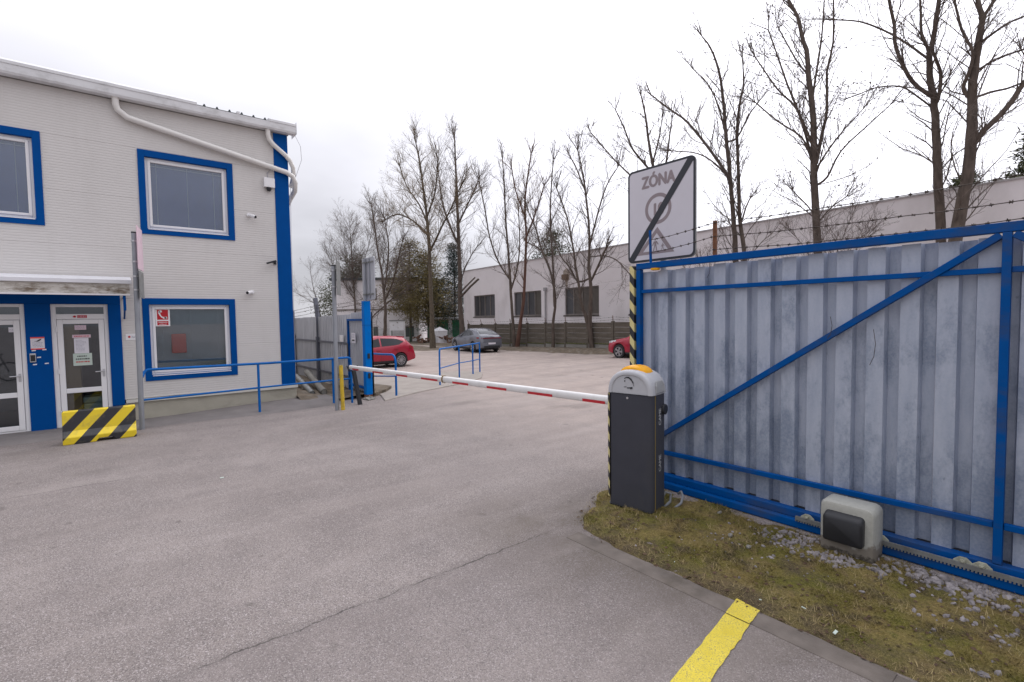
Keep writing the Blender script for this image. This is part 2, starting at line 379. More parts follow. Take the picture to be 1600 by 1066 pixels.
# grass: winter moss, straw and bare soil
def grassmat(name, dark):
    m, nt, p = newmat(name)
    pos = ocoord(nt)
    a = noise_node(nt, pos, 2.4, 5, 0.6); b = noise_node(nt, pos, 7.0, 4, 0.6); f = noise_node(nt, pos, 60, 3, 0.7)
    c = mixcol(nt, maprange(nt, a, 0.38, 0.62), (0.165, 0.158, 0.026), (0.300, 0.225, 0.080))
    c = mixcol(nt, maprange(nt, b, 0.55, 0.72, 0, 0.85), c, (0.300, 0.205, 0.105))
    c = mixcol(nt, maprange(nt, b, 0.25, 0.40, 0.8, 0), c, (0.110, 0.130, 0.018))
    if dark:
        sp = N(nt, 'ShaderNodeSeparateXYZ'); nt.links.new(pos, sp.inputs[0])
        e = maprange(nt, sp.outputs['Y'], 3.3, 3.62, 0.9, 0.15)
        c = mixcol(nt, mmath(nt, 'MULTIPLY', e, maprange(nt, b, 0.35, 0.6, 0.5, 1)), c, (0.095, 0.070, 0.052))
    s2 = noise_node(nt, pos, 4.3, 6, 0.7)
    c = mixcol(nt, maprange(nt, s2, 0.50, 0.64, 0, 0.85), c, (0.098, 0.074, 0.054))
    c = mixcol(nt, maprange(nt, f, 0.3, 0.7, 0.7, 0), c, (0.040, 0.034, 0.016))
    h = noise_node(nt, pos, 190, 2, 0.5)
    c = mixcol(nt, maprange(nt, h, 0.56, 0.70, 0, 0.7), c, (0.36, 0.29, 0.14))
    nt.links.new(c, p.inputs['Base Color'])
    p.inputs['Roughness'].default_value = 0.95; p.inputs['Specular IOR Level'].default_value = 0.15
    if dark: bump(nt, p, f, 0.9, 0.02)
    return m
M['turf'] = grassmat('mossy_turf', True)
M['grass'] = grassmat('grass_blades', False)

# diagonal warning stripes (flat print on strips)
def stripemat(name, ca, cb, axis_vec, period, phase, rough=0.5, duty=0.5, dirty=True):
    m, nt, p = newmat(name)
    pos = ocoord(nt)
    d = N(nt, 'ShaderNodeVectorMath', operation='DOT_PRODUCT')
    d.inputs[1].default_value = axis_vec
    nt.links.new(pos, d.inputs[0])
    u = mmath(nt, 'FRACT', mmath(nt, 'DIVIDE', mmath(nt, 'SUBTRACT', d.outputs['Value'], phase), period))
    f = maprange(nt, u, duty - 0.012, duty + 0.012)
    c = mixcol(nt, f, ca, cb)
    if dirty:
        g = noise_node(nt, pos, 5, 6, 0.65)
        c = mixcol(nt, maprange(nt, g, 0.52, 0.75, 0, 0.5), c, (0.20, 0.17, 0.10))
    nt.links.new(c, p.inputs['Base Color']); p.inputs['Roughness'].default_value = rough
    return m
M['stripe_block'] = stripemat('yellow_black_block_paint', (0.028, 0.029, 0.034), (0.80, 0.60, 0.025), (0, 1, -0.86), 0.395, -0.50 - 0.86 * 0.54, 0.45, 0.52)
M['stripe_gate'] = stripemat('yellow_black_gate_tape', (0.025, 0.025, 0.03), (0.66, 0.58, 0.27), (1.2, 0.3, 1.0), 0.215, 0.0, 0.5)
M['stripe_cab'] = stripemat('yellow_black_cabinet_tape', (0.025, 0.025, 0.03), (0.66, 0.58, 0.27), (0.9, -1.4, 1.0), 0.165, 0.03, 0.5)

# ---------------------------------------------------------------- mesh builder
class MB:
    def __init__(s):
        s.v = []; s.f = []; s.mi = []; s.cur = 0
    def quadf(s, idx):
        s.f.append(tuple(idx)); s.mi.append(s.cur)
    def addv(s, pts):
        b = len(s.v); s.v.extend([tuple(p) for p in pts]); return b
    def face(s, pts):
        b = s.addv(pts); s.quadf(range(b, b + len(pts)))
    def box(s, x0, x1, y0, y1, z0, z1):
        b = s.addv([(x0, y0, z0), (x1, y0, z0), (x1, y1, z0), (x0, y1, z0), (x0, y0, z1), (x1, y0, z1), (x1, y1, z1), (x0, y1, z1)])
        for q in ((0, 3, 2, 1), (4, 5, 6, 7), (0, 1, 5, 4), (1, 2, 6, 5), (2, 3, 7, 6), (3, 0, 4, 7)):
            s.quadf([b + i for i in q])
    def obox(s, mtx, hx, hy, hz):
        b = s.addv([mtx @ Vector((sx * hx, sy * hy, sz * hz)) for sz in (-1, 1) for sx, sy in ((-1, -1), (1, -1), (1, 1), (-1, 1))])
        for q in ((0, 3, 2, 1), (4, 5, 6, 7), (0, 1, 5, 4), (1, 2, 6, 5), (2, 3, 7, 6), (3, 0, 4, 7)):
            s.quadf([b + i for i in q])
    def bar(s, p, q, w, h, up=(0, 0, 1)):
        p = Vector(p); q = Vector(q); d = (q - p); L = d.length; d.normalize()
        up = Vector(up)
        if abs(d.dot(up)) > 0.98: up = Vector((0, 1, 0))
        x = d.cross(up).normalized(); z = x.cross(d)
        mt = Matrix((x, d, z)).transposed().to_4x4(); mt.translation = (p + q) / 2
        s.obox(mt, w / 2, L / 2, h / 2)
    def tube(s, pts, r, n=8, caps=True):
        pts = [Vector(p) for p in pts]
        if not isinstance(r, (list, tuple)): r = [r] * len(pts)
        rings = []
        ref = None
        for i, p in enumerate(pts):
            if i == 0: d = pts[1] - pts[0]
            elif i == len(pts) - 1: d = pts[-1] - pts[-2]
            else: d = (pts[i + 1] - pts[i]).normalized() + (pts[i] - pts[i - 1]).normalized()
            if d.length < 1e-9: d = Vector((0, 0, 1))
            d.normalize()
            if ref is None:
                ref = Vector((0, 0, 1)) if abs(d.z) < 0.9 else Vector((1, 0, 0))
            x = ref - d * ref.dot(d)
            if x.length < 1e-6: x = d.orthogonal()
            x.normalize(); y = d.cross(x); ref = x
            rings.append(s.addv([p + (x * math.cos(2 * math.pi * k / n) + y * math.sin(2 * math.pi * k / n)) * r[i] for k in range(n)]))
        for a, b in zip(rings, rings[1:]):
            for k in range(n):
                s.quadf((a + k, a + (k + 1) % n, b + (k + 1) % n, b + k))
        if caps:
            s.quadf([rings[0] + k for k in reversed(range(n))]); s.quadf([rings[-1] + k for k in range(n)])
    def loft(s, rings, close=True, capa=True, capb=True):
        n = len(rings[0]); ids = [s.addv(r) for r in rings]
        for a, b in zip(ids, ids[1:]):
            for k in range(n if close else n - 1):
                s.quadf((a + k, a + (k + 1) % n, b + (k + 1) % n, b + k))
        if capa: s.quadf([ids[0] + k for k in reversed(range(n))])
        if capb: s.quadf([ids[-1] + k for k in range(n)])
    def prism(s, poly, f, a, b):
        """poly: 2-D points; f(u, v, w) -> 3-D point; extruded from w=a to w=b"""
        s.loft([[f(u, v, a) for u, v in poly], [f(u, v, b) for u, v in poly]])
    def lathe(s, prof, f, n=20):
        """prof: (r, h); f(x, y, h) -> point"""
        rings = [[f(r * math.cos(2 * math.pi * k / n), r * math.sin(2 * math.pi * k / n), h) for k in range(n)] for r, h in prof]
        s.loft(rings)
    def build(s, name, mats, parent=None, smooth=False, bevel=0.0, kind=None, label=None, seg=2):
        me = bpy.data.meshes.new(name)
        me.from_pydata(s.v, [], s.f)
        if not isinstance(mats, (list, tuple)): mats = [mats]
        for mt in mats: me.materials.append(mt)
        if len(mats) > 1: me.polygons.foreach_set('material_index', s.mi)
        if smooth: me.polygons.foreach_set('use_smooth', [True] * len(me.polygons))
        me.update()
        o = bpy.data.objects.new(name, me)
        COL.objects.link(o)
        if parent is not None: attach(o, parent)
        if bevel:
            b = o.modifiers.new('bevel', 'BEVEL'); b.width = bevel; b.segments = seg; b.limit_method = 'ANGLE'; b.angle_limit = R(40)
        if smooth:
            e = o.modifiers.new('edges', 'EDGE_SPLIT'); e.split_angle = R(42)
        if kind: o['kind'] = kind
        if label: o['label'] = label
        return o

def world_off(o):
    v = Vector((0, 0, 0))
    while o is not None:
        v += o.location
        o = o.parent if o.parent is not None and not o.get('wspace') else None
    return v

def attach(o, parent):
    """parent a mesh that was written in world coordinates (things stand unrotated at their base)"""
    o.parent = parent
    root = parent
    while root.parent is not None: root = root.parent
    if parent.type == 'EMPTY':
        o.matrix_parent_inverse = Matrix.Translation(-Vector(parent.location))

def thing(name, label, cat, loc=(0, 0, 0), group=None):
    o = bpy.data.objects.new(name, None)
    o.empty_display_size = 0.2
    COL.objects.link(o); o.location = loc
    o['label'] = label; o['category'] = cat
    if group: o['group'] = group
    return o

def tag(o, label, cat, group=None):
    o['label'] = label; o['category'] = cat
    if group: o['group'] = group
    return o

def struct(o):
    o['kind'] = 'structure'; return o

def text_mb(txt, size, f, bold=0.0, sx=1.0, align='CENTER'):
    """lettering as flat mesh; f(u, v) -> 3-D point"""
    cu = bpy.data.curves.new('lettering', 'FONT'); cu.body = txt; cu.size = size; cu.offset = bold
    cu.align_x = align; cu.resolution_u = 3
    o = bpy.data.objects.new('lettering', cu); COL.objects.link(o)
    dg = bpy.context.evaluated_depsgraph_get()
    me = bpy.data.meshes.new_from_object(o.evaluated_get(dg))
    mb = MB()
    mb.v = [tuple(f(vv.co.x * sx, vv.co.y)) for vv in me.vertices]
    mb.f = [tuple(pp.vertices) for pp in me.polygons]; mb.mi = [0] * len(mb.f)
    bpy.data.objects.remove(o); bpy.data.curves.remove(cu); bpy.data.meshes.remove(me)
    return mb

def sstep(t):
    t = min(1.0, max(0.0, t)); return t * t * (3 - 2 * t)
def gz(X, Y):
    z = -0.25 * sstep((-X - 12.5) / 8.5) * sstep((Y - 4.5) / 5)
    z += 0.35 * sstep((X + 34) / 16) * sstep((Y - 20.4) / 1.5) * sstep((-X - 5) / 6 + 1)
    return z

# ---------------------------------------------------------------- ground
def grid(xs, ys, f):
    mb = MB()
    mb.addv([(x, y, f(x, y)) for y in ys for x in xs])
    n = len(xs)
    for j in range(len(ys) - 1):
        for i in range(n - 1):
            mb.quadf((j * n + i, j * n + i + 1, (j + 1) * n + i + 1, (j + 1) * n + i))
    return mb
def frange(a, b, st):
    k = int(round((b - a) / st)); return [a + (b - a) * i / k for i in range(k + 1)]
XS = [-900, -400, -200, -120, -80] + frange(-60, 20, 1.0) + [40, 80, 200, 500]
YS = [-500, -200, -80, -40, -20] + frange(-10, 40, 1.0) + [60, 100, 200, 400, 900]
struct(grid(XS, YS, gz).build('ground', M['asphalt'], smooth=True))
# pavement on the far side of the gate line, with a low kerb
pav = [(-11.30, 5.12), (-11.65, 5.75), (-12.05, 6.55), (-12.35, 7.4), (-12.75, 8.6), (-13.5, 9.6), (-14.7, 10.5), (-15.6, 11.0), (-16.6, 10.6), (-16.4, 8.6), (-15.6, 6.8), (-14.6, 5.6), (-12.2, 5.42)]
mb = MB()
mb.loft([[(x, y, gz(x, y) - 0.1) for x, y in pav], [(x, y, gz(x, y) + 0.03) for x, y in pav]], capa=False)
struct(mb.build('pavement', M['pavement'], bevel=0.02))
mb = MB()
gv = [(-12.15, 5.2), (-12.6, 5.75), (-13.2, 6.2), (-14.0, 6.0), (-14.8, 5.6), (-14.4, 5.2)]
mb.loft([[(x, y, gz(x, y)) for x, y in gv], [(x * .97 - .37, y * .97 + .17, gz(x, y) + 0.10) for x, y in gv]], capa=False)
o = mb.build('soil_bed', M['dirt']); struct(o)

# apron: the worn strip of pavement along the office front, rising towards the corner
mb = MB()
ya = [-8, -3, -1, 0.3, 1, 2, 3, 3.7, 4.2]
for xa, xb in ((-12.69, -11.66),):
    ids = []
    for y in ya:
        h = 0.012 + 0.10 * sstep((y - 0.2) / 3.4)
        xo = -11.6 - 0.06 * math.sin(y * 1.7)
        ids.append(mb.addv([(-12.75, y, h), (-12.2, y, h * .9), (xo - .05, y, 0.02 + h * .18), (xo, y, -0.01)]))
    for a, b in zip(ids, ids[1:]):
        for k in range(3): mb.quadf((a + k, a + k + 1, b + k + 1, b + k))
struct(mb.build('apron', M['apron'], smooth=True))
# littered soil between the office corner and the fence
mb = grid(frange(-24, -12.15, 0.4), frange(3.45, 5.3, 0.25), lambda x, y: 0.05 + 0.09 * noise.noise(Vector((x * 1.3, y * 1.3, 2))) + 0.10 * sstep((4.6 - y) / 1) * sstep((-x - 12.0) / .7))
struct(mb.build('soil_strip', M['dirt'], smooth=True))
# far verge under the trees
def verge_z(x, y):
    e = sstep((y - 20.1 - 0.5 * noise.noise(Vector((x * .5, 0, 0)))) / 0.7)
    return gz(x, y) - 0.05 + 0.09 * e + 0.05 * noise.noise(Vector((x, y, 5.0))) * e
mb = grid(frange(-75, 20, 0.5), frange(19.4, 23.4, 0.25), verge_z)
struct(mb.build('far_verge', M['dirt'], smooth=True))
mb = grid(frange(-75, -29.4, 0.8), frange(16.3, 19.6, 0.4), lambda x, y: gz(x, y) - 0.04 + 0.08 * sstep((-x - 30) / 1.5) * sstep((y - 16.4) / .6) + .03 * noise.noise(Vector((x, y, 9.0))))
struct(mb.build('far_verge', M['dirt'], smooth=True))

# ---------------------------------------------------------------- office building
XF = -12.7
office = thing('office_building', 'two-storey cream metal-clad office with blue corner and window surrounds on the left', 'building', (-16, -1, 0))
openings = [(0.64, 2.14, 3.88, 5.44), (0.60, 2.10, 0.88, 2.44), (-2.5, -0.96, 3.88, 5.44), (-6.0, 0.10, -1, 2.50)]
Y0, Y1 = -6.0, 3.43
seams = [0.44, 1.49, 2.50, 3.52, 4.53, 5.55, 6.50]
def panel_course(z0, z1, i):
    pts = []
    n = max(1, int(round((z1 - z0) / 0.0505)))
    h = (z1 - z0) / n
    mb = MB()
    def strip(za, zb, xa, xb):
        zc = (za + zb) / 2
        segs = [(Y0, Y1)]
        for a, b, c, d in openings:
            if c < zc < d:
                ns = []
                for p, q in segs:
                    if b <= p or a >= q: ns.append((p, q)); continue
                    if a > p: ns.append((p, a))
                    if b < q: ns.append((b, q))
                segs = ns
        for p, q in segs:
            mb.face([(xa, p, za), (xa, q, za), (xb, q, zb), (xb, p, zb)])
    for k in range(n):
        z = z0 + k * h
        e = 0.008 if k == 0 else 0.0022
        strip(z, z + .12 * h, XF - e, XF); strip(z + .12 * h, z + .78 * h, XF, XF)
        strip(z + .78 * h, z + .90 * h, XF, XF - 0.0022); strip(z + .90 * h, z + h, XF - 0.0022, XF - (0.008 if k == n - 1 else 0.0016))
    mb.build('wall_panel', M['panel'], office)
for i in range(6): panel_course(seams[i], seams[i + 1], i)
mb = MB()   # the other walls of the office and its roof deck
mb.box(-20.5, XF - 0.03, Y1 - 0.06, Y1 - 0.01, -0.1, 6.5); mb.box(-20.5, -20.4, Y0, Y1 - .06, -.1, 6.5); mb.box(-20.4, XF - .03, Y0, Y0 + .08, -.1, 6.5)
mb.build('side_wall', M['panel'], office)
mb = MB(); mb.box(-20.5, XF - 0.02, Y0, Y1 - .07, 6.45, 6.49); mb.build('roof_deck', M['darkint'], office)
mb = MB(); mb.box(XF - 0.10, XF - .012, 0.14, 3.47, -0.2, 0.372); mb.box(-20.5, XF - .1, 3.44, 3.47, -.2, .372); mb.build('plinth', M['plinth'], office, bevel=.006)
mb = MB(); mb.box(XF - .02, XF + 0.035, 0.17, 3.49, 0.374, 0.44); mb.bar((XF + .006, .17, .446), (XF + .006, 3.49, .446), .055, .006, (-.5, 0, 1)); mb.build('base_flashing', M['flash'], office, bevel=.004)
mb = MB(); mb.box(XF - .2, XF + 0.016, 3.13, 3.445, 0.442, 6.44); mb.build('corner_trim', M['trimblue'], office, bevel=.006)

def rect_frame(mb, x0, x1, ya, yb, za, zb, w):
    wl, wr, wb, wtp = w if isinstance(w, tuple) else (w, w, w, w)
    mb.box(x0, x1, ya, ya + wl, za, zb); mb.box(x0, x1, yb - wr, yb, za, zb)
    mb.box(x0, x1, ya + wl, yb - wr, za, za + wb); mb.box(x0, x1, ya + wl, yb - wr, zb - wtp, zb)

def office_window(ya, yb, za, zb, kind):
    """outer edges of the blue surround"""
    mb = MB(); rect_frame(mb, XF - .004, XF + .022, ya, yb, za, zb, (.115, .115, .115, .13))
    tr = mb.build('window_surround', M['trimblue'], office, bevel=.004)
    mb = MB(); rect_frame(mb, XF - .16, XF - .006, ya + .085, yb - .085, za + .085, zb - .10, .03)
    mb.build('reveal', M['trimblue'], tr)
    a, b, c, d = ya + .116, yb - .116, za + .116, zb - .131
    mb = MB(); rect_frame(mb, XF - .13, XF - .055, a, b, c, d, .055); fr = mb.build('window_frame', M['white'], office, bevel=.006)
    mb = MB(); rect_frame(mb, XF - .115, XF - .04, a + .045, b - .045, c + .045, d - .045, .05); mb.build('sash', M['white'], fr, bevel=.008)
    mb = MB(); mb.box(XF - .085, XF - .079, a + .09, b - .09, c + .09, d - .09); mb.build('pane', M['glass2' if kind == 'closed' else 'glass'], fr)
    mb = MB(); mb.box(XF - .03, XF + .03, a + .01, b - .01, c - .02, c - .004); mb.build('sill', M['white'], fr, bevel=.004)
    if kind == 'closed':
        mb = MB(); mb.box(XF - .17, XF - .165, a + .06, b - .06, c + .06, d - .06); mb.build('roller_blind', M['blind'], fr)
        mb = MB()
        for t in (.08, .5, .88):
            y = a + .09 + (b - a - .18) * t; mb.box(XF - .160, XF - .156, y - .006, y + .006, c + .09, d - .09)
        mb.box(XF - .16, XF - .156, a + .09, b - .09, d - .15, d - .135)
        mb.build('blind_tape', M['slat'], fr)
    else:
        mb = MB(); k = 0; z = c + .11
        while z < d - .10:
            s = 0.016; mb.face([(XF - .150, a + .08, z), (XF - .150, b - .08, z), (XF - .162, b - .08, z + s), (XF - .162, a + .08, z + s)]); z += .022
        bl = mb.build('blind_slats', M['slat'], fr, kind='stuff')
        mb = MB()
        for t in (.1, .5, .9):
            y = a + .09 + (b - a - .18) * t; mb.box(XF - .149, XF - .147, y - .004, y + .004, c + .09, d - .09)
        mb.build('blind_tape', M['slat'], fr)
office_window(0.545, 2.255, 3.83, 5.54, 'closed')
office_window(0.505, 2.20, 0.79, 2.51, 'slats')
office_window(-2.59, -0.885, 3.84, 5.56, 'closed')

# rooms behind the glass
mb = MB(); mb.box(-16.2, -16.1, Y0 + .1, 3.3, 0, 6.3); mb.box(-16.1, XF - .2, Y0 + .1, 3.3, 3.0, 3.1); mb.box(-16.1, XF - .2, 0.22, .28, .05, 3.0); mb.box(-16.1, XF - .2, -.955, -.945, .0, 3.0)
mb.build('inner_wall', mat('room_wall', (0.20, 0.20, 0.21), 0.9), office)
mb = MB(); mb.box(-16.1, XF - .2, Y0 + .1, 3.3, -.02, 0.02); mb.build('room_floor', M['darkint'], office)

# entrance: blue surround, two white doors
mb = MB()
mb.box(XF - .10, XF + .02, -6, .155, 2.385, 2.56); mb.box(XF - .10, XF + .02, -.045, .155, .35, 2.384); mb.box(XF - .1, XF + .005, -.045, .1, -.05, .349)
mb.box(XF - .10, XF + .012, -1.235, -.885, -0.02, 2.384)
mb.build('entrance_surround', M['trimblue'], office, bevel=.004)
mb = MB(); mb.box(-13.6, -12.32, -6, .14, -.1, .018); mb.build('doorstep', M['apron'], office, bevel=.008)
def door(yr, yl, papers):
    """yl..yr clear opening"""
    x0, x1 = XF - .095, XF - .02
    mb = MB(); rect_frame(mb, x0, x1, yl, yr, 0.02, 2.38, (.075, .065, .03, .055)); mb.box(x0, x1, yl + .075, yr - .065, 2.09, 2.19)
    d = mb.build('door', M['white'], office, bevel=.006)
    mb = MB(); rect_frame(mb, x0 + .012, x1 + .012, yl + .08, yr - .07, .055, 2.085, .085); mb.box(x0 + .012, x1 + .012, yl + .165, yr - .155, .665, .755)
    mb.build('door_leaf', M['white'], d, bevel=.008)
    mb = MB(); mb.box(x0 + .05, x0 + .056, yl + .16, yr - .15, .13, 2.01); mb.box(x0 + .03, x0 + .036, yl + .07, yr - .06, 2.185, 2.33); mb.build('pane', M['glass'], d)
    mb = MB(); mb.tube([(x1 + .012, yr - .105, 1.06), (x1 + .06, yr - .105, 1.06), (x1 + .065, yr - .14, 1.06), (x1 + .062, yr - .235, 1.055)], .011, 8); mb.box(x1 + .01, x1 + .018, yr - .125, yr - .09, .95, 1.10)
    mb.tube([(x1 + .012, yr - .107, .985), (x1 + .024, yr - .107, .985)], .012, 8)
    mb.build('handle', M['alu'], d, smooth=True)
    for z in (.3, 1.1, 1.9):
        mb = MB(); mb.tube([(x1 + .02, yl + .075, z - .05), (x1 + .02, yl + .075, z + .05)], .012, 8); mb.build('hinge', M['white'], d, smooth=True)
    return d
door(-0.045, -0.885, True)
door(-1.235, -2.10, False)
door(-2.10, -2.96, False)

# gutter, fascia, roof edge
mb = MB()
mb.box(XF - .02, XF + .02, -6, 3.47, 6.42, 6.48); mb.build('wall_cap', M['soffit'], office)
mb = MB()
gp = [(0.0, 6.47), (.02, 6.43), (.17, 6.43), (.19, 6.47), (.195, 6.60), (.18, 6.60), (.17, 6.475), (.02, 6.475), (.01, 6.60), (0, 6.60)]
mb.prism(gp, lambda u, v, w: (XF + .021 + u, w, v), -6, 3.60); mb.build('gutter', M['gutter'], office)
mb = MB(); mb.prism([(0.0, 6.60), (.205, 6.602), (.205, 6.655), (0.10, 6.72), (-.1, 6.74), (-.1, 6.72), (0, 6.7)], lambda u, v, w: (XF + .021 + u, w, v), -6, 1.60)
mb.build('eaves_flashing', M['gutter'], office)
mb = MB(); mb.prism([(0.0, 6.60), (.205, 6.602), (.205, 6.655), (0.10, 6.70), (-.1, 6.72), (-.1, 6.70), (0, 6.68)], lambda u, v, w: (XF + .021 + u, w, v), 3.02, 3.60); mb.box(XF - .2, XF + .22, 3.602, 3.61, 6.43, 6.70)
mb.build('eaves_flashing', M['gutter'], office)
mb = MB(); mb.box(XF + .05, XF + .22, 2.35, 2.41, 6.605, 6.66); mb.build('gutter_bracket', M['gutter'], office)
mb = MB(); y = 1.6
prof = []
while y < 3.02:
    prof += [(y, 6.645), (y + .115, 6.645), (y + .135, 6.69), (y + .155, 6.69), (y + .175, 6.645)]; y += .24
for (a, b), (c, d) in zip(prof, prof[1:]):
    mb.face([(XF + .13, a, b), (XF + .13, c, d), (XF - 3, c, d - .15), (XF - 3, a, b - .15)]); mb.face([(XF + .13, a, 6.58), (XF + .13, c, 6.58), (XF + .13, c, d), (XF + .13, a, b)])
mb.build('roof_sheet', M['darkroof'], office)
# downpipes
mb = MB(); mb.tube([(XF + .12, .24, 6.45), (XF + .10, .24, 6.32), (XF + .08, .27, 6.22), (XF + .085, .42, 6.10), (XF + .085, 3.02, 5.60), (XF + .085, 3.38, 5.53), (XF + .075, 3.52, 5.46), (XF + .03, 3.59, 5.33), (XF - .10, 3.61, 5.16), (XF - .36, 3.56, 5.0), (XF - .6, 3.52, 4.8), (XF - .62, 3.52, .2)], .058, 12)
dp = mb.build('downpipe', M['pipe'], office, smooth=True)
mb = MB(); mb.tube([(XF + .085, 3.05, 5.595), (XF + .085, 3.072, 5.590)], .064, 12); mb.build('pipe_collar', M['pipe'], dp, smooth=True)
mb = MB(); mb.tube([(XF + .12, .24, 6.46), (XF + .12, .24, 6.42)], .066, 12); mb.build('pipe_collar', M['pipe'], dp, smooth=True)
mb = MB(); mb.tube([(XF + .12, 3.0, 6.45), (XF + .11, 3.0, 6.32), (XF + .09, 3.03, 6.22), (XF + .085, 3.12, 6.12), (XF + .085, 3.38, 5.92), (XF + .08, 3.47, 5.82), (XF + .03, 3.55, 5.68), (XF - .05, 3.58, 5.5), (XF - .3, 3.58, 5.3)], .052, 12)
dp = mb.build('downpipe', M['pipe'], office, smooth=True)
mb = MB(); mb.tube([(XF + .12, 3.0, 6.46), (XF + .12, 3.0, 6.42)], .058, 12); mb.build('pipe_collar', M['pipe'], dp, smooth=True)
mb = MB(); mb.tube([(XF + .1, 3.6, 6.44), (XF + .1, 3.72, 6.2), (XF + .05, 3.75, 5.9), (XF, 3.62, 5.5), (XF - .05, 3.50, 5.2), (XF - .04, 3.47, 4), (XF - .04, 3.47, .6)], .006, 5); mb.build('earthing_wire', M['alu'], office)

# canopy over the doors
can = thing('entrance_canopy', 'grimy wavy canopy with white top edge over the office doors', 'canopy', (-12.3, -1.5, 2.5))
mb = MB()
ys = frange(-6, .30, .06)
def canx(y, t): return -11.92 - .02 * t + .022 * math.sin(y * 9 + t * 3) * (0.3 + t * .5) + .012 * noise.noise(Vector((y * 5, t * 4, 1)))
ids = []
for y in ys:
    ids.append(mb.addv([(canx(y, t), y, 2.74 - .185 * t) for t in (0, .2, .4, .6, .8, 1)]))
for a, b in zip(ids, ids[1:]):
    for k in range(5): mb.quadf((a + k, a + k + 1, b + k + 1, b + k))
m, nt, p = newmat('dirty_translucent_valance')
v = ocoord(nt, (1, 1, 2.2)); a = noise_node(nt, v, 3.2, 6, .65); b = noise_node(nt, ocoord(nt, (1, .6, 3)), 9, 5, .7)
c = mixcol(nt, maprange(nt, a, .46, .64), (.58, .55, .50), (.20, .155, .11)); c = mixcol(nt, maprange(nt, b, .50, .66, 0, .9), c, (.74, .72, .68))
nt.links.new(c, p.inputs['Base Color']); p.inputs['Roughness'].default_value = .4; bump(nt, p, b, .6, .03)
mb.build('valance', m, can, smooth=True)
mb = MB(); mb.prism([(-12.68, 2.90), (-11.90, 2.755), (-11.885, 2.80), (-12.68, 2.93)], lambda u, v, w: (u, w, v), -6, .335); mb.box(-11.915, -11.87, -6, .335, 2.745, 2.815); mb.build('roof_sheet', M['canopyband'], can, bevel=.003)
mb = MB(); mb.box(-11.965, -11.905, -6, .30, 2.525, 2.553); mb.build('lower_rail', M['white'], can)
mb = MB(); mb.box(-11.98, -11.93, .19, .235, 2.24, 2.524); mb.bar((-12.68, .21, 2.50), (-11.95, .21, 2.51), .03, .03); mb.bar((-12.68, .21, 2.1), (-11.96, .21, 2.28), .03, .04); mb.build('bracket', M['trimblue'], can, bevel=.004)

# wall fittings, each hung on the office
t = thing('camera_housing', 'white junction box with small dome camera beneath, high beside the blue corner', 'security camera', (XF, 3.0, 5.2))
mb = MB(); mb.box(XF + .003, XF + .10, 2.885, 3.115, 5.12, 5.335); mb.build('box', M['white'], t, bevel=.008)
mb = MB(); mb.lathe([(.0, 5.03), (.035, 5.04), (.05, 5.07), (.055, 5.118)], lambda x, y, h: (XF + .055 + x, 2.99 + y, h), 14); mb.build('camera_dome', M['blackplastic'], t, smooth=True)
mb = MB(); mb.tube([(XF + .01, 2.99, 5.336), (XF + .02, 2.97, 5.45), (XF + .02, 3.05, 5.55)], .006, 5); mb.build('cable', M['greyink'], t)
def bullet_cam(y, z, dy, dz, label):
    t = thing('security_camera', label, 'security camera', (XF, y, z))
    mb = MB(); mb.tube([(XF + .003, y, z), (XF + .03, y, z)], .045, 12); mb.tube([(XF + .03, y, z), (XF + .07, y + dy * .25, z + dz * .25)], .018, 8); mb.build('mount', M['white'], t, smooth=True)
    p = Vector((XF + .075, y + dy * .25, z + dz * .25)); q = p + Vector((.13, dy, dz)).normalized() * .14
    mb = MB(); mb.tube([p - (q - p) * .2, p, q], [.03, .038, .04], 12); b = mb.build('camera_body', M['white'], t, smooth=True)
    mb = MB(); mb.tube([q, q + (q - p) * .03], .033, 12); mb.build('lens', M['blackplastic'], b, smooth=True)
bullet_cam(2.55, 4.44, .10, -.06, 'white bullet camera on the upper wall, right of the upstairs window')
bullet_cam(2.56, 2.68, -.13, -.03, 'white bullet camera on the lower wall, above the downstairs window corner')
t = thing('wall_lamp', 'small black floodlight on the wall beside the blue corner', 'lamp', (XF, 3.0, 3.36))
mb = MB(); mb.box(XF + .003, XF + .03, 3.04, 3.10, 3.34, 3.42); mb.tube([(XF + .03, 3.06, 3.39), (XF + .12, 3.02, 3.41)], .012, 6); mb.build('arm', M['blackplastic'], t)
mb = MB(); mb.bar((XF + .10, 2.87, 3.345), (XF + .16, 3.07, 3.41), .09, .035); mb.build('head', M['blackplastic'], t, bevel=.006)

def plaque(name, label, cat, x, ya, yb, za, zb, m, th=.004):
    t = thing(name, label, cat, (x, (ya + yb) / 2, za))
    mb = MB(); mb.box(x, x + th, ya, yb, za, zb); mb.build('sheet', m, t)
    return t
def lines(t, x, ya, yb, zs, h, m, name='text_line', rag=0.0, seed=1):
    rr = random.Random(seed); mb = MB()
    for z in zs:
        y = ya
        while y < yb - .004:
            w = rr.uniform(.012, .035); e = min(y + w, yb - rag * rr.random() * (yb - ya)); 
            if e > y: mb.face([(x, y, z), (x, e, z), (x, e, z + h), (x, y, z + h)])
            y = e + .008 if e > y else yb
    mb.build(name, m, t, kind='stuff')
def word(t, s, x, yc, zc, size, m, bold=0.0, sx=1.0, name='lettering'):
    mb = text_mb(s, size, lambda u, v: (x, yc + u, zc + v), bold, sx); mb.build(name, m, t)
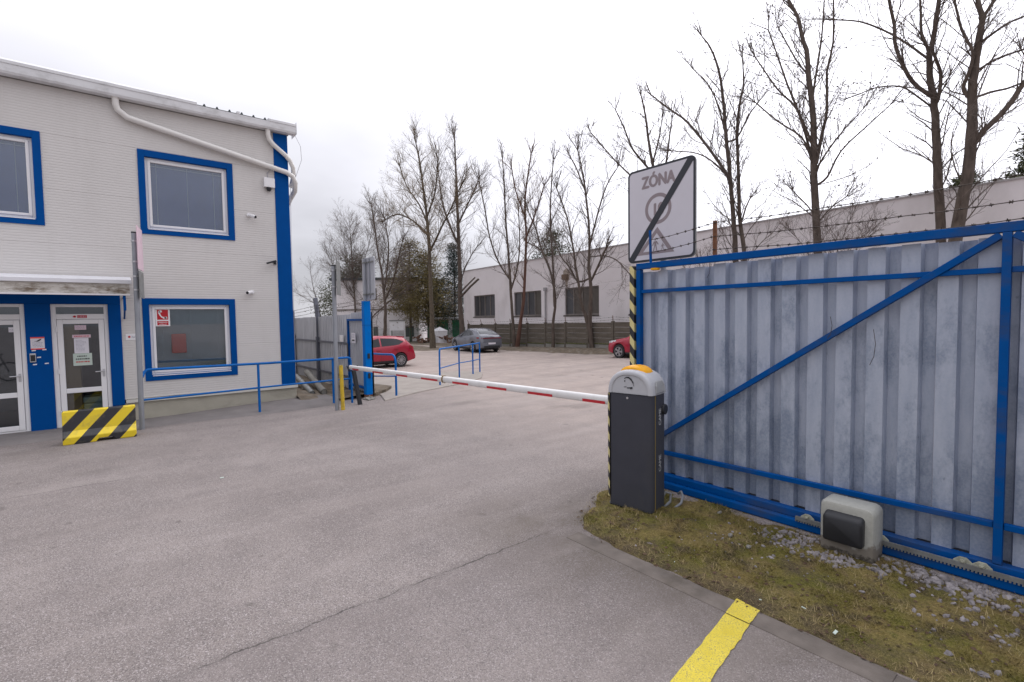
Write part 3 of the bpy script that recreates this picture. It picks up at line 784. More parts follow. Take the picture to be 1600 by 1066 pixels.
# telephone sign on the downstairs window
xs = XF - .078
t = plaque('emergency_phone_sign', 'red and white telephone sign in the corner of the downstairs window', 'sign', xs, .722, .975, 1.925, 2.295, M['white'], .003)
mb = MB(); mb.box(xs + .003, xs + .0042, .752, .945, 2.062, 2.272); mb.box(xs + .003, xs + .0042, .752, .945, 1.945, 2.035); mb.build('red_field', M['signred'], t)
mb = MB(); hs = [(.795, 2.245, .014), (.788, 2.215, .02), (.797, 2.18, .013), (.815, 2.14, .012), (.845, 2.11, .013), (.88, 2.098, .02), (.912, 2.10, .014)]
for (a, b, w), (c, d, w2) in zip(hs, hs[1:]):
    dv = Vector((c - a, d - b)); nv = Vector((-dv.y, dv.x)).normalized()
    mb.face([(xs + .0055, a + nv.x * w, b + nv.y * w), (xs + .0055, a - nv.x * w, b - nv.y * w), (xs + .0055, c - nv.x * w2, d - nv.y * w2), (xs + .0055, c + nv.x * w2, d + nv.y * w2)])
for a, b, c, d in ((.785, .84, 2.21, 2.262), (.875, .93, 2.075, 2.125)):
    mb.face([(xs + .0055, a, c), (xs + .0055, b, c + .01), (xs + .0055, b - .008, d), (xs + .0055, a + .004, d - .006)])
mb.build('handset_symbol', M['white'], t)
word(t, 'Ohlasovňa', xs + .0055, .8485, 1.998, .036, M['white'], .0006); word(t, 'požiarov', xs + .0055, .8485, 1.957, .036, M['white'], .0006)
# papers on the door
xd = XF - .036
t = plaque('door_notice', 'small pinkish notice at the top of the door glass', 'notice', xd, -.555, -.385, 1.885, 1.972, M['paperpink']); lines(t, xd + .005, -.54, -.40, (1.90, 1.925, 1.95), .008, M['greyink'])
t = plaque('door_notice', 'narrow pink strip notice across the middle of the door glass', 'notice', xd, -.595, -.325, 1.728, 1.79, M['paperpink']); lines(t, xd + .005, -.57, -.35, (1.752,), .016, M['signred'])
t = plaque('door_notice', 'white paper sheet with ruled lines taped to the door glass', 'notice', xd, -.575, -.36, 1.428, 1.722, M['paper']); lines(t, xd + .005, -.55, -.385, [1.47 + .026 * k for k in range(9)], .007, M['greyink'], rag=.5)
t = plaque('door_notice', 'greenish notice with bold print, lowest on the door glass', 'notice', xd, -.60, -.32, 1.19, 1.425, M['papergreen']); lines(t, xd + .005, -.54, -.40, (1.36,), .022, M['ink']); lines(t, xd + .005, -.56, -.36, (1.305,), .024, M['ink'], seed=3); lines(t, xd + .005, -.56, -.36, (1.25,), .022, M['signred'], seed=5)
xl = XF - .018
t = thing('door_sticker', 'red arrow sticker on the white frame above the door', 'sticker', (xl, -.47, 2.11))
mb = MB(); mb.box(xl, xl + .003, -.505, -.365, 2.115, 2.168); mb.build('sheet', M['signred'], t)
mb = MB(); mb.prism([(-.575, 2.14), (-.555, 2.122), (-.535, 2.122), (-.52, 2.14), (-.535, 2.16), (-.555, 2.16)], lambda u, v, w: (w, u, v), xl, xl + .003); mb.build('arrow', M['signred'], t)
lines(t, xl + .004, -.49, -.38, (2.125, 2.146), .010, M['paperpink'])
xw = XF + .0125
t = plaque('surveillance_notice', 'red and white camera warning notice on the blue panel between the doors', 'sign', xw, -1.175, -.985, 1.535, 1.765, M['paper'])
mb = MB(); mb.box(xw + .004, xw + .005, -1.175, -.985, 1.74, 1.765); mb.box(xw + .004, xw + .005, -1.175, -.985, 1.535, 1.555); mb.build('red_band', M['red'], t)
mb = MB(); mb.prism([(-1.135, 1.69), (-1.09, 1.695), (-1.05, 1.725), (-1.025, 1.735), (-1.03, 1.715), (-1.055, 1.69), (-1.08, 1.68)], lambda u, v, w: (w, u, v), xw + .004, xw + .006); mb.build('camera_symbol', M['ink'], t)
lines(t, xw + .005, -1.15, -1.01, (1.58, 1.605, 1.63, 1.655), .008, M['greyink'])
t = thing('door_keypad', 'black entry keypad with pale rim on the blue panel', 'keypad', (xw, -1.15, 1.3))
mb = MB(); mb.box(xw, xw + .03, -1.195, -1.11, 1.30, 1.465); mb.build('case', M['alu'], t, bevel=.006)
mb = MB(); mb.box(xw + .03, xw + .033, -1.185, -1.12, 1.318, 1.435); mb.build('key_field', M['blackplastic'], t, bevel=.002)
for k, (y, z, lab) in enumerate(((-1.14, 1.505, 'above the keypad'), (-.995, 1.515, 'right under the camera notice'), (-1.075, 1.375, 'right of the keypad'), (-1.135, 1.245, 'below the keypad'), (-.975, 1.255, 'lowest and nearest the door frame'))):
    mb = MB(); mb.prism([(y - .025, z), (y + .03, z + .004), (y + .03, z + .025), (y - .025, z + .02)], lambda u, v, w: (w, u, v), xw, xw + .003)
    tag(mb.build('white_label', M['white']), 'small white sticker on the blue panel, ' + lab, 'sticker', 'white stickers on the blue entrance panel')
t = plaque('wall_plate', 'small white plate with red mark on the cladding beside the pole', 'sign', XF + .001, .215, .40, 1.655, 1.785, M['white']); mb = MB(); mb.lathe([(.022, XF + .006), (.022, XF + .0065)], lambda x, y, h: (h, .272 + x, 1.72 + y), 10); mb.build('red_mark', M['signred'], t); lines(t, XF + .006, .31, .385, (1.70, 1.725), .012, M['greyink'])
t = plaque('door_notice', 'small white paper high on the glass of the leftmost door', 'notice', xd, -1.455, -1.385, 1.865, 1.955, M['paper']); lines(t, xd + .005, -1.445, -1.395, (1.885, 1.91), .006, M['greyink'])

# things seen through the glass
mb = MB(); mb.box(XF - .146, XF - .105, .985, 1.255, 1.34, 1.755); tag(mb.build('red_box', M['red'], bevel=.04), 'red box hanging inside the downstairs window', 'box')
mb = MB(); mb.box(-13.3, -12.83, -.86, -.50, 0.02, 2.05); tag(mb.build('wooden_cabinet', M['tan'], bevel=.01), 'tan wooden cabinet standing inside behind the door', 'cabinet')
t = thing('waste_bin', 'pale green lidded bin inside the doorway behind the lower glass', 'bin', (-13.15, -.33, 0))
mb = MB(); mb.loft([[(-13.25, -.46, .02), (-12.87, -.46, .02), (-12.87, -.16, .02), (-13.25, -.16, .02)], [(-13.28, -.49, .42), (-12.85, -.49, .42), (-12.85, -.14, .42), (-13.28, -.14, .42)]]); mb.build('bucket', M['bin'], t, bevel=.02)
mb = MB(); mb.box(-13.3, -12.84, -.495, -.12, .425, .55); mb.build('lid', M['bin'], t, bevel=.03)
BX, BY, BZ = -0.7, -2.88, 0.33
t = thing('bicycle', 'dark bicycle parked in the yard, mirrored in the leftmost door glass', 'bicycle', (BX, BY - .5, 0))
def ring(c, rad, tr, n=28, k=6):
    mb = MB(); P = [(c[0], c[1] + rad * math.cos(2 * math.pi * i / n), c[2] + rad * math.sin(2 * math.pi * i / n)) for i in range(n + 1)]
    mb.tube(P, tr, k, caps=False); return mb
for cy in (BY, BY - 1.04):
    w = ring((BX, cy, BZ + .02), .32, .024).build('wheel', M['rubber'], t, smooth=True)
    mb = MB()
    for i in range(12):
        a = 2 * math.pi * i / 12; mb.tube([(BX, cy, BZ + .02), (BX, cy + .3 * math.cos(a), BZ + .02 + .3 * math.sin(a))], .002, 3)
    mb.build('spokes', M['alu'], w, kind='stuff')
mb = MB()
for a, b in (((-1.04, 0), (-.77, .55)), ((-.77, .5), (-.25, .5)), ((-.8, .4), (-.47, -.02)), ((-.47, -.02), (-.23, .55)), ((-1.04, 0), (-.47, -.02)), ((0, 0), (-.23, .62)), ((-.25, .62), (-.10, .65))):
    mb.tube([(BX, BY + a[0], BZ + a[1]), (BX, BY + b[0], BZ + b[1])], .018, 6)
mb.build('frame', M['blackplastic'], t, smooth=True)
mb = MB(); mb.box(BX - .06, BX + .06, BY - .87, BY - .62, BZ + .56, BZ + .61); mb.build('saddle', M['rubber'], t, bevel=.02)
def bold_text(s, size, d, f, sx, m, parent):
    out = MB(); e = 0
    for ox, oy in ((0, 0), (d, 0), (-d, 0), (0, d * .7), (0, -d * .7)):
        q = text_mb(s, size, lambda u, v: f(u + ox, v + oy, e), 0, sx); b = len(out.v); out.v += q.v; out.f += [tuple(i + b for i in ff) for ff in q.f]; out.mi += q.mi; e += .00025
    return out.build('lettering', M[m], parent)
# ---------------------------------------------------------------- sliding gate
YG = 4.93
gate = thing('sliding_gate', 'sliding gate of corrugated zinc sheet in a blue steel frame on the right', 'gate', (-1.5, 5, 0))
GX0, GX1 = -3.70, 3.2
mb = MB(); mb.box(GX0, GX1, YG, YG + .07, 2.555, 2.625); mb.build('top_beam', M['gateblue'], gate, bevel=.005)
mb = MB(); mb.box(-3.64, -.551, YG + .02, YG + .06, 2.27, 2.312); mb.build('rail', M['gateblue'], gate, bevel=.004)
mb = MB(); mb.box(-.499, GX1, YG + .02, YG + .06, 2.27, 2.312); mb.build('rail', M['gateblue'], gate, bevel=.004)
mb = MB(); mb.prism([(-3.64, .375), (-.553, .415), (-.553, .46), (-3.64, .42)], lambda u, v, w: (u, w, v), YG + .015, YG + .06); mb.build('rail', M['gateblue'], gate, bevel=.004)
mb = MB(); mb.box(-.497, GX1, YG + .015, YG + .06, .415, .46); mb.build('rail', M['gateblue'], gate, bevel=.004)
mb = MB(); mb.box(-3.70, -3.642, YG + .002, YG + .068, .15, 2.553); mb.build('upright', M['gateblue'], gate, bevel=.004)
mb = MB(); mb.box(-.55, -.50, YG - .004, YG + .066, .16, 2.553); mb.build('upright', M['gateblue'], gate, bevel=.004)
mb = MB(); mb.bar((-3.62, YG + .03, .42), (-.56, YG + .03, 2.54), .05, .052); mb.build('brace', M['gateblue'], gate, bevel=.004)
mb = MB(); mb.bar((-.49, YG + .03, 2.54), (2.5, YG + .03, .45), .05, .052); mb.build('brace', M['gateblue'], gate, bevel=.004)
mb = MB(); mb.box(GX0, GX1, YG - .005, YG + .085, .085, .155); mb.build('bottom_beam', M['gateblue'], gate, bevel=.006)
mb = MB(); mb.box(GX0 - .02, GX1, YG - .055, YG + .085, .004, .083); mb.build('guide_channel', M['gateblue'], gate, bevel=.012)
mb = MB(); mb.box(GX0, GX1, YG + .165, YG + .18, .0, .26); mb.build('dark_gap_strip', M['fencepost'], gate)  # added dark strip: keeps bright ground from showing through the gaps below the sheets
# corrugated sheets, four ribs each
def rib_profile(x0, x1, pitch, crest, wall, depth, y):
    pts = []; x = x0
    while x < x1 - 1e-6:
        for d, yy in ((0, y), (crest, y), (crest + wall, y + depth), (pitch - wall, y + depth), (pitch, y)):
            pts.append((min(x + d, x1), yy))
        x += pitch
    return pts
rg = random.Random(3)
def sheet(x0, x1, z0, z1, parent, m, pitch, crest, wall, depth, y, ragged=.012):
    pr = rib_profile(x0, x1, pitch, crest, wall, depth, y); mb = MB()
    zs = [z0] + [z0 + (z1 - z0) * k / 6 for k in range(1, 6)] + [z1]
    tilt = rg.uniform(-ragged, ragged); ids = []
    for j, z in enumerate(zs):
        row = []
        for i, (x, yy) in enumerate(pr):
            w = .004 * noise.noise(Vector((x * 2, z * 2, 1.7)))
            row.append((x, yy + w, z + (tilt + ragged * .5 * noise.noise(Vector((x * 6, z, 0))) if j in (0, 6) else 0)))
        ids.append(mb.addv(row))
    for a, b in zip(ids, ids[1:]):
        for k in range(len(pr) - 1): mb.quadf((a + k, a + k + 1, b + k + 1, b + k))
    return mb.build('cladding_sheet', m, parent)
P = .2295; x = -3.685 + .02; k = 0
while x < GX1:
    sheet(x, min(x + P * 4, GX1), .150, 2.530 + (k % 3) * .008, gate, M['galv'], P, .124, .014, .066, YG + .073 + .002 * (k % 2)); x += P * 4; k += 1
# toothed rack and roller brackets
mb = MB(); mb.box(-1.86, GX1, YG - .075, YG - .056, .092, .125); x = -1.86
while x < .3:
    mb.box(x, x + .011, YG - .075, YG - .056, .078, .0918); x += .022
mb.build('toothed_rack', M['steel'], gate, bevel=0)
for x in (-1.765, -1.21, -.70, -.595):
    mb = MB(); mb.prism([(-.065, 0), (.065, 0), (.055, .045), (.02, .075), (-.02, .075), (-.055, .045)], lambda u, v, w: (x + u, w, .086 + v), YG - .055, YG - .04); mb.tube([(x, YG - .075, .135), (x, YG - .04, .135)], .018, 6); mb.tube([(x, YG - .085, .135), (x, YG - .07, .135)], .009, 8)
    mb.build('rack_bracket', M['zincplate'], gate, bevel=.003)
mb = MB(); mb.box(-3.785, -3.722, YG - .012, YG + .06, .02, 2.60); mb.box(-3.74, -3.70, YG + .061, YG + .09, .02, 2.56); mb.build('striped_edge', M['stripe_gate'], gate)
mb = MB(); mb.lathe([(.02, 2.525), (.05, 2.53), (.055, 2.553)], lambda a, b, h: (-3.44 + a, YG + .02 + b, h), 12); mb.build('beam_stop', M['lampyellow'], gate)
# barbed wire on rods along the top beam
mb = MB(); mb.tube([(-3.51, YG + .03, 2.62), (-3.52, YG + .03, 3.0)], .016, 8); mb.build('wire_rod', M['gateblue'], gate, smooth=True)
mb = MB(); mb.box(-2.735, -2.70, YG + .02, YG + .05, 2.62, 2.985); mb.build('wire_rod', M['rust'], gate)
mb = MB(); mb.box(.9, .935, YG + .02, YG + .05, 2.62, 3.05); mb.build('wire_rod', M['rust'], gate)
def barbed(pts, name='barbed_wire', parent=None, r=.0035, step=.09, seed=1, barb=.016):
    rr = random.Random(seed); mb = MB(); P2 = []
    for a, b in zip(pts, pts[1:]):
        a = Vector(a); b = Vector(b); n = max(2, int((b - a).length / .25))
        for i in range(n):
            t = i / n; P2.append(a.lerp(b, t) + Vector((0, rr.uniform(-.006, .006), -.05 * 4 * t * (1 - t) * (b - a).length / 3 + rr.uniform(-.004, .004))))
    P2.append(Vector(pts[-1])); mb.tube(P2, r, 4, caps=False)
    L = 0
    for a, b in zip(P2, P2[1:]):
        d = b - a; s = 0
        while L < d.length:
            p = a + d.normalized() * L
            for q in range(2):
                v = Vector((rr.uniform(-.4, .4), rr.uniform(-1, 1), rr.uniform(-1, 1))).normalized() * barb
                mb.tube([p - v, p + v], r * .8, 3, caps=False)
            v = d.normalized() * .012; mb.tube([p - v, p + v], r * 1.9, 4, caps=False)
            L += step * rr.uniform(.8, 1.2)
        L -= d.length
    return mb.build(name, M['wire'], parent)
barbed([(-3.515, YG + .02, 2.885), (-2.72, YG + .015, 2.965), (.92, YG + .015, 3.02), (3.2, YG + .02, 3.03)], parent=gate, seed=2)
barbed([(-3.512, YG + .02, 2.735), (-2.72, YG + .015, 2.82), (.92, YG + .015, 2.825), (3.2, YG + .02, 2.83)], parent=gate, seed=5)
barbed([(-2.72, YG + .015, 2.685), (.92, YG + .015, 2.70), (3.2, YG + .02, 2.70)], parent=gate, seed=9)
for x, z, L, s in ((-2.76, 2.55, .16, 1), (-1.62, 1.97, .2, 2), (-1.30, 1.86, .3, 3)):   # loose binding wire ends
    mb = MB(); mb.tube([(x, YG - .004, z), (x + .02, YG - .02, z - L * .4), (x + .01, YG - .02, z - L * .75), (x - .02, YG - .015, z - L)], .0022, 4); mb.build('loose_wire', M['wire'], gate)

# ---------------------------------------------------------------- gate motor
t = thing('gate_motor', 'dirty cream gate motor with dark front panel on stony ground by the gate', 'gate motor', (-1.36, 4.68, 0))
def rr_rect(x0, x1, z0, z1, r, n=5, rb=0.0):
    pts = []
    for cx, cz, a0, rad in ((x1, z1, 0, r), (x0, z1, 90, r), (x0, z0, 180, rb), (x1, z0, 270, rb)):
        if rad == 0: pts.append((cx, cz)); continue
        sx = -1 if cx == x1 else 1; sz = -1 if cz == z1 else 1
        for k in range(n + 1):
            a = R(a0 + 90 * k / n); pts.append((cx + sx * rad + rad * math.cos(a), cz + sz * rad + rad * math.sin(a)))
    return pts
def motor_ring(y, ins, z0=.035): return [(x, y, z) for x, z in rr_rect(-1.56 + ins, -1.17 - ins, z0, .45 - ins, .055)]
mb = MB(); mb.loft([motor_ring(4.80, .02), motor_ring(4.77, 0), motor_ring(4.60, 0), motor_ring(4.572, .012), motor_ring(4.565, .03)]); mb.build('case', M['motor'], t, smooth=True)
mb = MB(); mb.loft([[(x, y, z) for x, y in ((-1.555, 4.575), (-1.175, 4.575), (-1.175, 4.79), (-1.555, 4.79))] for z in (.012, .034)]); mb.build('base', M['motorlow'], t, bevel=.015)
mb = MB(); mb.loft([[(x, 4.566, z) for x, z in rr_rect(-1.515, -1.235, .135, .375, .03, 4, .02)], [(x, 4.515, z) for x, z in rr_rect(-1.515, -1.235, .135, .355, .03, 4, .02)], [(x, 4.50, z) for x, z in rr_rect(-1.500, -1.250, .15, .33, .03, 4, .02)]])
mb.build('front_cover', M['blackplastic'], t, smooth=True)
mb = MB(); mb.box(-1.60, -1.12, 4.53, 4.83, -.01, .012); mb.build('mounting_plate', M['zincplate'], t, bevel=.002)
mb = MB(); mb.lathe([(.035, 4.562), (.045, 4.566), (.045, 4.572)], lambda a, b, h: (-1.32 + a, h, .095 + b * .8), 16); mb.build('release_lock', M['motor'], t, smooth=True)

# ---------------------------------------------------------------- barrier cabinet and arm
bar = thing('barrier', 'lowered road barrier: charcoal cabinet with grey domed cap and long white arm', 'barrier', (-3.18, 4.22, 0))
BU = Vector((math.cos(R(10)), math.sin(R(10)), 0)); BV = Vector((-BU.y, BU.x, 0)); BC = Vector((-3.165, 4.225, 0))
def B(u, v, z): return BC + BU * u + BV * v + Vector((0, 0, z))
HW, HD = .248, .165
def cabring(z, ins=0, r=.06):
    pts = rr_rect(-HW + ins, HW - ins, -HD + ins, HD - ins, r, 4, r); return [B(u, v, z) for u, v in pts]
mb = MB(); mb.loft([cabring(.0), cabring(1.205)]); mb.build('cabinet', M['barrierdark'], bar, smooth=True)
mb = MB(); mb.loft([cabring(-.02, -.006), cabring(.03, -.006)]); mb.build('base_flange', M['blackplastic'], bar)
def arch(v, sc, zb, h, ins=0, n=16, p=2.35):
    pts = []
    for k in range(n + 1):
        a = math.pi * k / n; c, s = math.cos(a), math.sin(a)
        pts.append(B((HW + .006) * sc * math.copysign(abs(c) ** (2 / p), c), v, zb + h * sc * abs(s) ** (2 / p)))
    return pts
H = .245; zb = 1.207; D = HD + .006
mb = MB(); mb.loft([arch(D - .0, .93, zb, H), arch(D - .012, .97, zb, H), arch(D - .04, 1, zb, H), arch(-D + .05, 1, zb, H), arch(-D + .02, .975, zb, H), arch(-D + .005, .93, zb, H), arch(-D, .86, zb, H), arch(-D + .002, .80, zb, H), arch(-D + .012, .775, zb, H)])
cap = mb.build('cap', M['barriergrey'], bar, smooth=True)
mb = MB()   # side inset of the cap
mb.loft([[B(HW + .004 - (.012 if z > 1.33 else 0), v * s, z) for v, z in ((-.10, 1.215), (.10, 1.215), (.10, 1.30), (.07, 1.35), (-.07, 1.35), (-.10, 1.30))] for s in (1,)] + [[B(HW + .016 - (.014 if z > 1.33 else 0), v * .9, z) for v, z in ((-.10, 1.222), (.10, 1.222), (.10, 1.295), (.07, 1.34), (-.07, 1.34), (-.10, 1.295))]])
mb.build('cap_side_plate', M['barriergrey2'], cap, bevel=.006)
mb = MB()   # emblem: swoosh over a broken foot line
V0 = -D + .006
sw = [(-.055, .155, .006), (-.035, .172, .009), (-.005, .172, .012), (.025, .150, .016), (.045, .115, .012), (.05, .085, .005)]
for (a, b, w), (c, d, w2) in zip(sw, sw[1:]):
    mb.face([B(a, V0, zb + b - w), B(c, V0, zb + d - w2), B(c + .004, V0, zb + d + w2 * .3), B(a, V0, zb + b + w * .3)])
for a, b, c, d in ((-.06, .065, -.03, .075), (-.025, .055, .01, .07), (.01, .05, .035, .075), (-.055, .12, -.045, .14)):
    mb.face([B(a, V0, zb + b), B(c, V0, zb + b + .004), B(c, V0, zb + d), B(a, V0, zb + d - .004)])
mb.build('emblem', M['ink'], cap)
mb = MB()   # amber flashing lamp set into the top
def lamparch(v, sc):
    pts = []
    for k in range(13):
        a = math.pi * k / 12; pts.append(B(.155 * sc * math.cos(a) - .0, v, zb + H - .045 + .088 * sc * math.sin(a)))
    return pts
mb.loft([lamparch(.095, .72), lamparch(.075, .95), lamparch(.0, 1), lamparch(-.075, .95), lamparch(-.095, .72)]); mb.build('flashing_lamp', M['lampyellow'], bar, smooth=True)
mb = MB(); mb.lathe([(.012, -HD - .004), (.012, -HD + .002)], lambda a, b, h: B(-.02 + a, h, 1.165 + b), 12); mb.build('lock', M['alu'], bar, smooth=True)
mb = MB(); mb.loft([[B(HW - .012 + u, v, z) for u, v in ((.0125, -.098), (.0125, -.09), (.014, -.09), (.014, -.098))] for z in (.03, 1.2)]); mb.build('door_seal', mat('amber_seal', (.34, .24, .04), .5), bar)
for zc in (.975, .50):
    bold_text('CAME', .072, .0025, lambda u, v, e: B(HW + .0015 + e, .035 - v, zc + u), .90, 'letter', bar)
mb = MB(); mb.loft([[B(-HW - .002 + a, v, z) for a, v in ((0, -HD + .012), (-.002, -HD + .012), (-.002, HD - .04), (0, HD - .04))] for z in (.10, 1.2)]); mb.loft([[B(u, v, z) for u, v in ((-HW - .002, -HD + .012), (-HW + .022, -HD - .002), (-HW + .022, -HD - .004), (-HW - .004, -HD + .010))] for z in (.10, 1.2)]); mb.build('striped_tape', M['stripe_cab'], bar)
A0 = Vector((-3.22, 4.46, 1.035)); A1 = Vector((-11.42, 4.335, .885))
mb = MB(); mb.tube([(-3.15, 4.35, 1.04), (-3.15, 4.54, 1.04)], .10, 18); mb.tube([B(HW - .05, .10, 1.04), B(HW + .025, .10, 1.04)], .055, 16); mb.build('arm_hub', M['blackplastic'], bar, smooth=True, bevel=.006)
ad = (A1 - A0).normalized(); ay = Vector((0, -1, 0)); ay = (ay - ad * ay.dot(ad)).normalized(); az = ay.cross(ad) * -1
if az.z < 0: az = -az
def armring(t, s=1.0):
    p = A0 + (A1 - A0) * t; out = []
    for k in range(14):
        a = 2 * math.pi * k / 14; c, sn = math.cos(a), math.sin(a)
        out.append(p + ay * .040 * s * math.copysign(abs(c) ** .7, c) + az * .051 * s * math.copysign(abs(sn) ** .7, sn))
    return out
mb = MB(); mb.loft([armring(k / 20) for k in range(21)]); arm = mb.build('arm', M['armwhite'], bar, smooth=True)
LA = (A1 - A0).length
xr = [-3.75, -4.10, -4.62, -5.10, -5.56, -6.03, -6.52, -6.98, -7.45, -8.02, -8.55, -9.00, -9.60, -10.10, -10.85, -11.2]
for a, b in zip(xr[0::2], xr[1::2]):
    mb = MB()
    for k in range(4):
        ta, tb = (a - A0.x) / (A1.x - A0.x), (b - A0.x) / (A1.x - A0.x)
    def q(t, y, z): return A0 + (A1 - A0) * t + ay * y + az * z
    mb.face([q(ta, .0438, -.010), q(tb, .0438, -.010), q(tb, .0425, -.044), q(ta, .0425, -.044)]); mb.build('red_tape', M['armred'], arm)
mb = MB()
for k in range(12):
    a0, a1 = 2 * math.pi * k / 12, 2 * math.pi * (k + 1) / 12
    p0 = q((-7.30 - A0.x) / (A1.x - A0.x), .05 * math.cos(a0), .064 * math.sin(a0)); p1 = q((-7.30 - A0.x) / (A1.x - A0.x), .05 * math.cos(a1), .064 * math.sin(a1)); mb.bar(p0, p1, .03, .006)
mb.tube([q((-7.28 - A0.x) / (A1.x - A0.x), .05, .05), q((-7.26 - A0.x) / (A1.x - A0.x), .07, .085)], .006, 5); mb.build('rope_band', mat('tan_webbing', (.24, .15, .05), .8), arm)
mb = MB(); mb.loft([armring(1.0, 1.03), armring(1.004, 1.03)]); mb.build('end_cap', M['rubber'], arm)
# arm rest
t = thing('arm_rest_post', 'black leaning forked post that holds the barrier arm tip', 'post', (-11.3, 4.49, 0))
mb = MB(); mb.bar((-11.30, 4.50, -.03), (-11.37, 4.39, .80), .085, .085); mb.build('post', M['blackplastic'], t, bevel=.008)
mb = MB(); mb.bar((-11.37, 4.30, .805), (-11.37, 4.47, .805), .06, .02); mb.bar((-11.37, 4.28, .80), (-11.39, 4.24, .93), .05, .018); mb.bar((-11.37, 4.46, .80), (-11.37, 4.49, .93), .05, .018); mb.build('fork', M['rubber'], t, bevel=.004)
# conduit loop beside the cabinet
t = thing('cable_conduit', 'grey conduit loop coming out of the grass behind the barrier cabinet', 'cable', (-2.9, 4.5, 0))
mb = MB(); mb.tube([(-2.97, 4.39, .10), (-2.95, 4.42, .16), (-2.92, 4.47, .14), (-2.915, 4.45, .06), (-2.93, 4.38, .02), (-2.95, 4.33, -.02)], .014, 8); mb.build('conduit', M['cable'], t, smooth=True)
mb = MB(); mb.tube([(-2.93, 4.62, .10), (-2.88, 4.60, .14), (-2.82, 4.54, .12), (-2.80, 4.47, .07), (-2.83, 4.40, .03), (-2.90, 4.36, -.01)], .013, 8); mb.build('conduit', M['cable'], t, smooth=True)

# ---------------------------------------------------------------- zone sign on the right
t = thing('zone_sign', 'large white end-of-zone sign with black diagonal bar, ZÓNA and 10, above the gate', 'sign', (-3.48, 5.16, 0))
SX0, SX1, SZ0, SZ1, SY = -3.945, -3.02, 2.655, 3.785, 5.10
def SG(u, v, y=0): return (SX0 + (SX1 - SX0) * u, SY - y, SZ0 + (SZ1 - SZ0) * v)
def srect(ins, r, y): return [(x, y, z) for x, z in rr_rect(SX0 + ins, SX1 - ins, SZ0 + ins, SZ1 - ins, r, 6, r)]
mb = MB(); mb.loft([srect(0, .07, SY + .022), srect(0, .07, SY)]); mb.build('sign_back', M['steel'], t)
mb = MB(); mb.loft([srect(.003, .067, SY - .0005), srect(.003, .067, SY - .0015)]); mb.build('black_border', M['signblack'], t)
mb = MB(); mb.loft([srect(.028, .05, SY - .002), srect(.028, .05, SY - .003)]); mb.build('sign_face', M['signface'], t)
Wd, Hd = SX1 - SX0, SZ1 - SZ0
bold_text('ZÓNA', .195, .010, lambda u, v, e: (SX0 + .475 * Wd + u, SY - .0036 - e, SZ0 + .785 * Hd + v), .80, 'signmark', t)
mb = MB(); cx, cz = SX0 + .475 * Wd, SZ0 + .545 * Hd
def annulus(r0, r1, y, n=40):
    for k in range(n):
        a, b = 2 * math.pi * k / n, 2 * math.pi * (k + 1) / n
        mb.face([(cx + r * math.cos(x), y, cz + r * math.sin(x)) for r, x in ((r0, a), (r1, a), (r1, b), (r0, b))])
annulus(.140, .182, SY - .004); mb.build('speed_ring', M['signmark'], t)
bold_text('10', .20, .010, lambda u, v, e: (cx + u, SY - .0036 - e, cz - .073 + v), .82, 'signmark', t)
mb = MB(); tri = [SG(.465, .355), SG(.145, .075), SG(.715, .075)]
c3 = sum((Vector(p) for p in tri), Vector()) / 3
for k in range(3):
    a, b = Vector(tri[k]), Vector(tri[(k + 1) % 3]); ia, ib = c3 + (a - c3) * .66, c3 + (b - c3) * .66
    mb.face([p - Vector((0, .004, 0)) for p in (a, b, ib, ia)])
mb.build('warning_triangle', M['signmark'], t)
mb = MB()
def fig(cu, base, h):
    def f(u, v): return (cu + u * h, SY - .0042, base + v * h)
    mb.face([f(.08 * math.cos(2 * math.pi * k / 10), .92 + .08 * math.sin(2 * math.pi * k / 10)) for k in range(10)])
    mb.face([f(-.10, .80), f(-.09, .45), f(.09, .45), f(.12, .80)])
    for a, b in (((-.05, .46), (-.2, .0)), ((.05, .46), (.14, .0)), ((-.1, .78), (-.26, .48)), ((.1, .78), (.27, .52))):
        d = Vector((b[0] - a[0], b[1] - a[1])); n = Vector((-d.y, d.x)).normalized() * .045
        mb.face([f(a[0] + n.x, a[1] + n.y), f(a[0] - n.x, a[1] - n.y), f(b[0] - n.x, b[1] - n.y), f(b[0] + n.x, b[1] + n.y)])
fig(SX0 + .435 * Wd, SZ0 + .098 * Hd, .155); fig(SX0 + .545 * Wd, SZ0 + .105 * Hd, .085); mb.build('pedestrian_figures', M['signmark'], t)
mb = MB(); a, b = Vector(SG(.05, .022)), Vector(SG(.95, .978)); d = (b - a); n = Vector((-d.z, 0, d.x)).normalized() * .040
mb.face([p - Vector((0, .006, 0)) for p in (a + n, a - n, b - n, b + n)]); mb.build('diagonal_bar', M['signblack'], t)
mb = MB(); mb.tube([(-3.48, SY + .07, -.1), (-3.48, SY + .07, 3.62)], .035, 12); mb.build('pole', M['galvpole'], t, smooth=True)
mb = MB()
for z in (2.85, 3.55): mb.box(-3.85, -3.11, SY + .0225, SY + .045, z, z + .035)
mb.build('bracket', M['alu'], t)

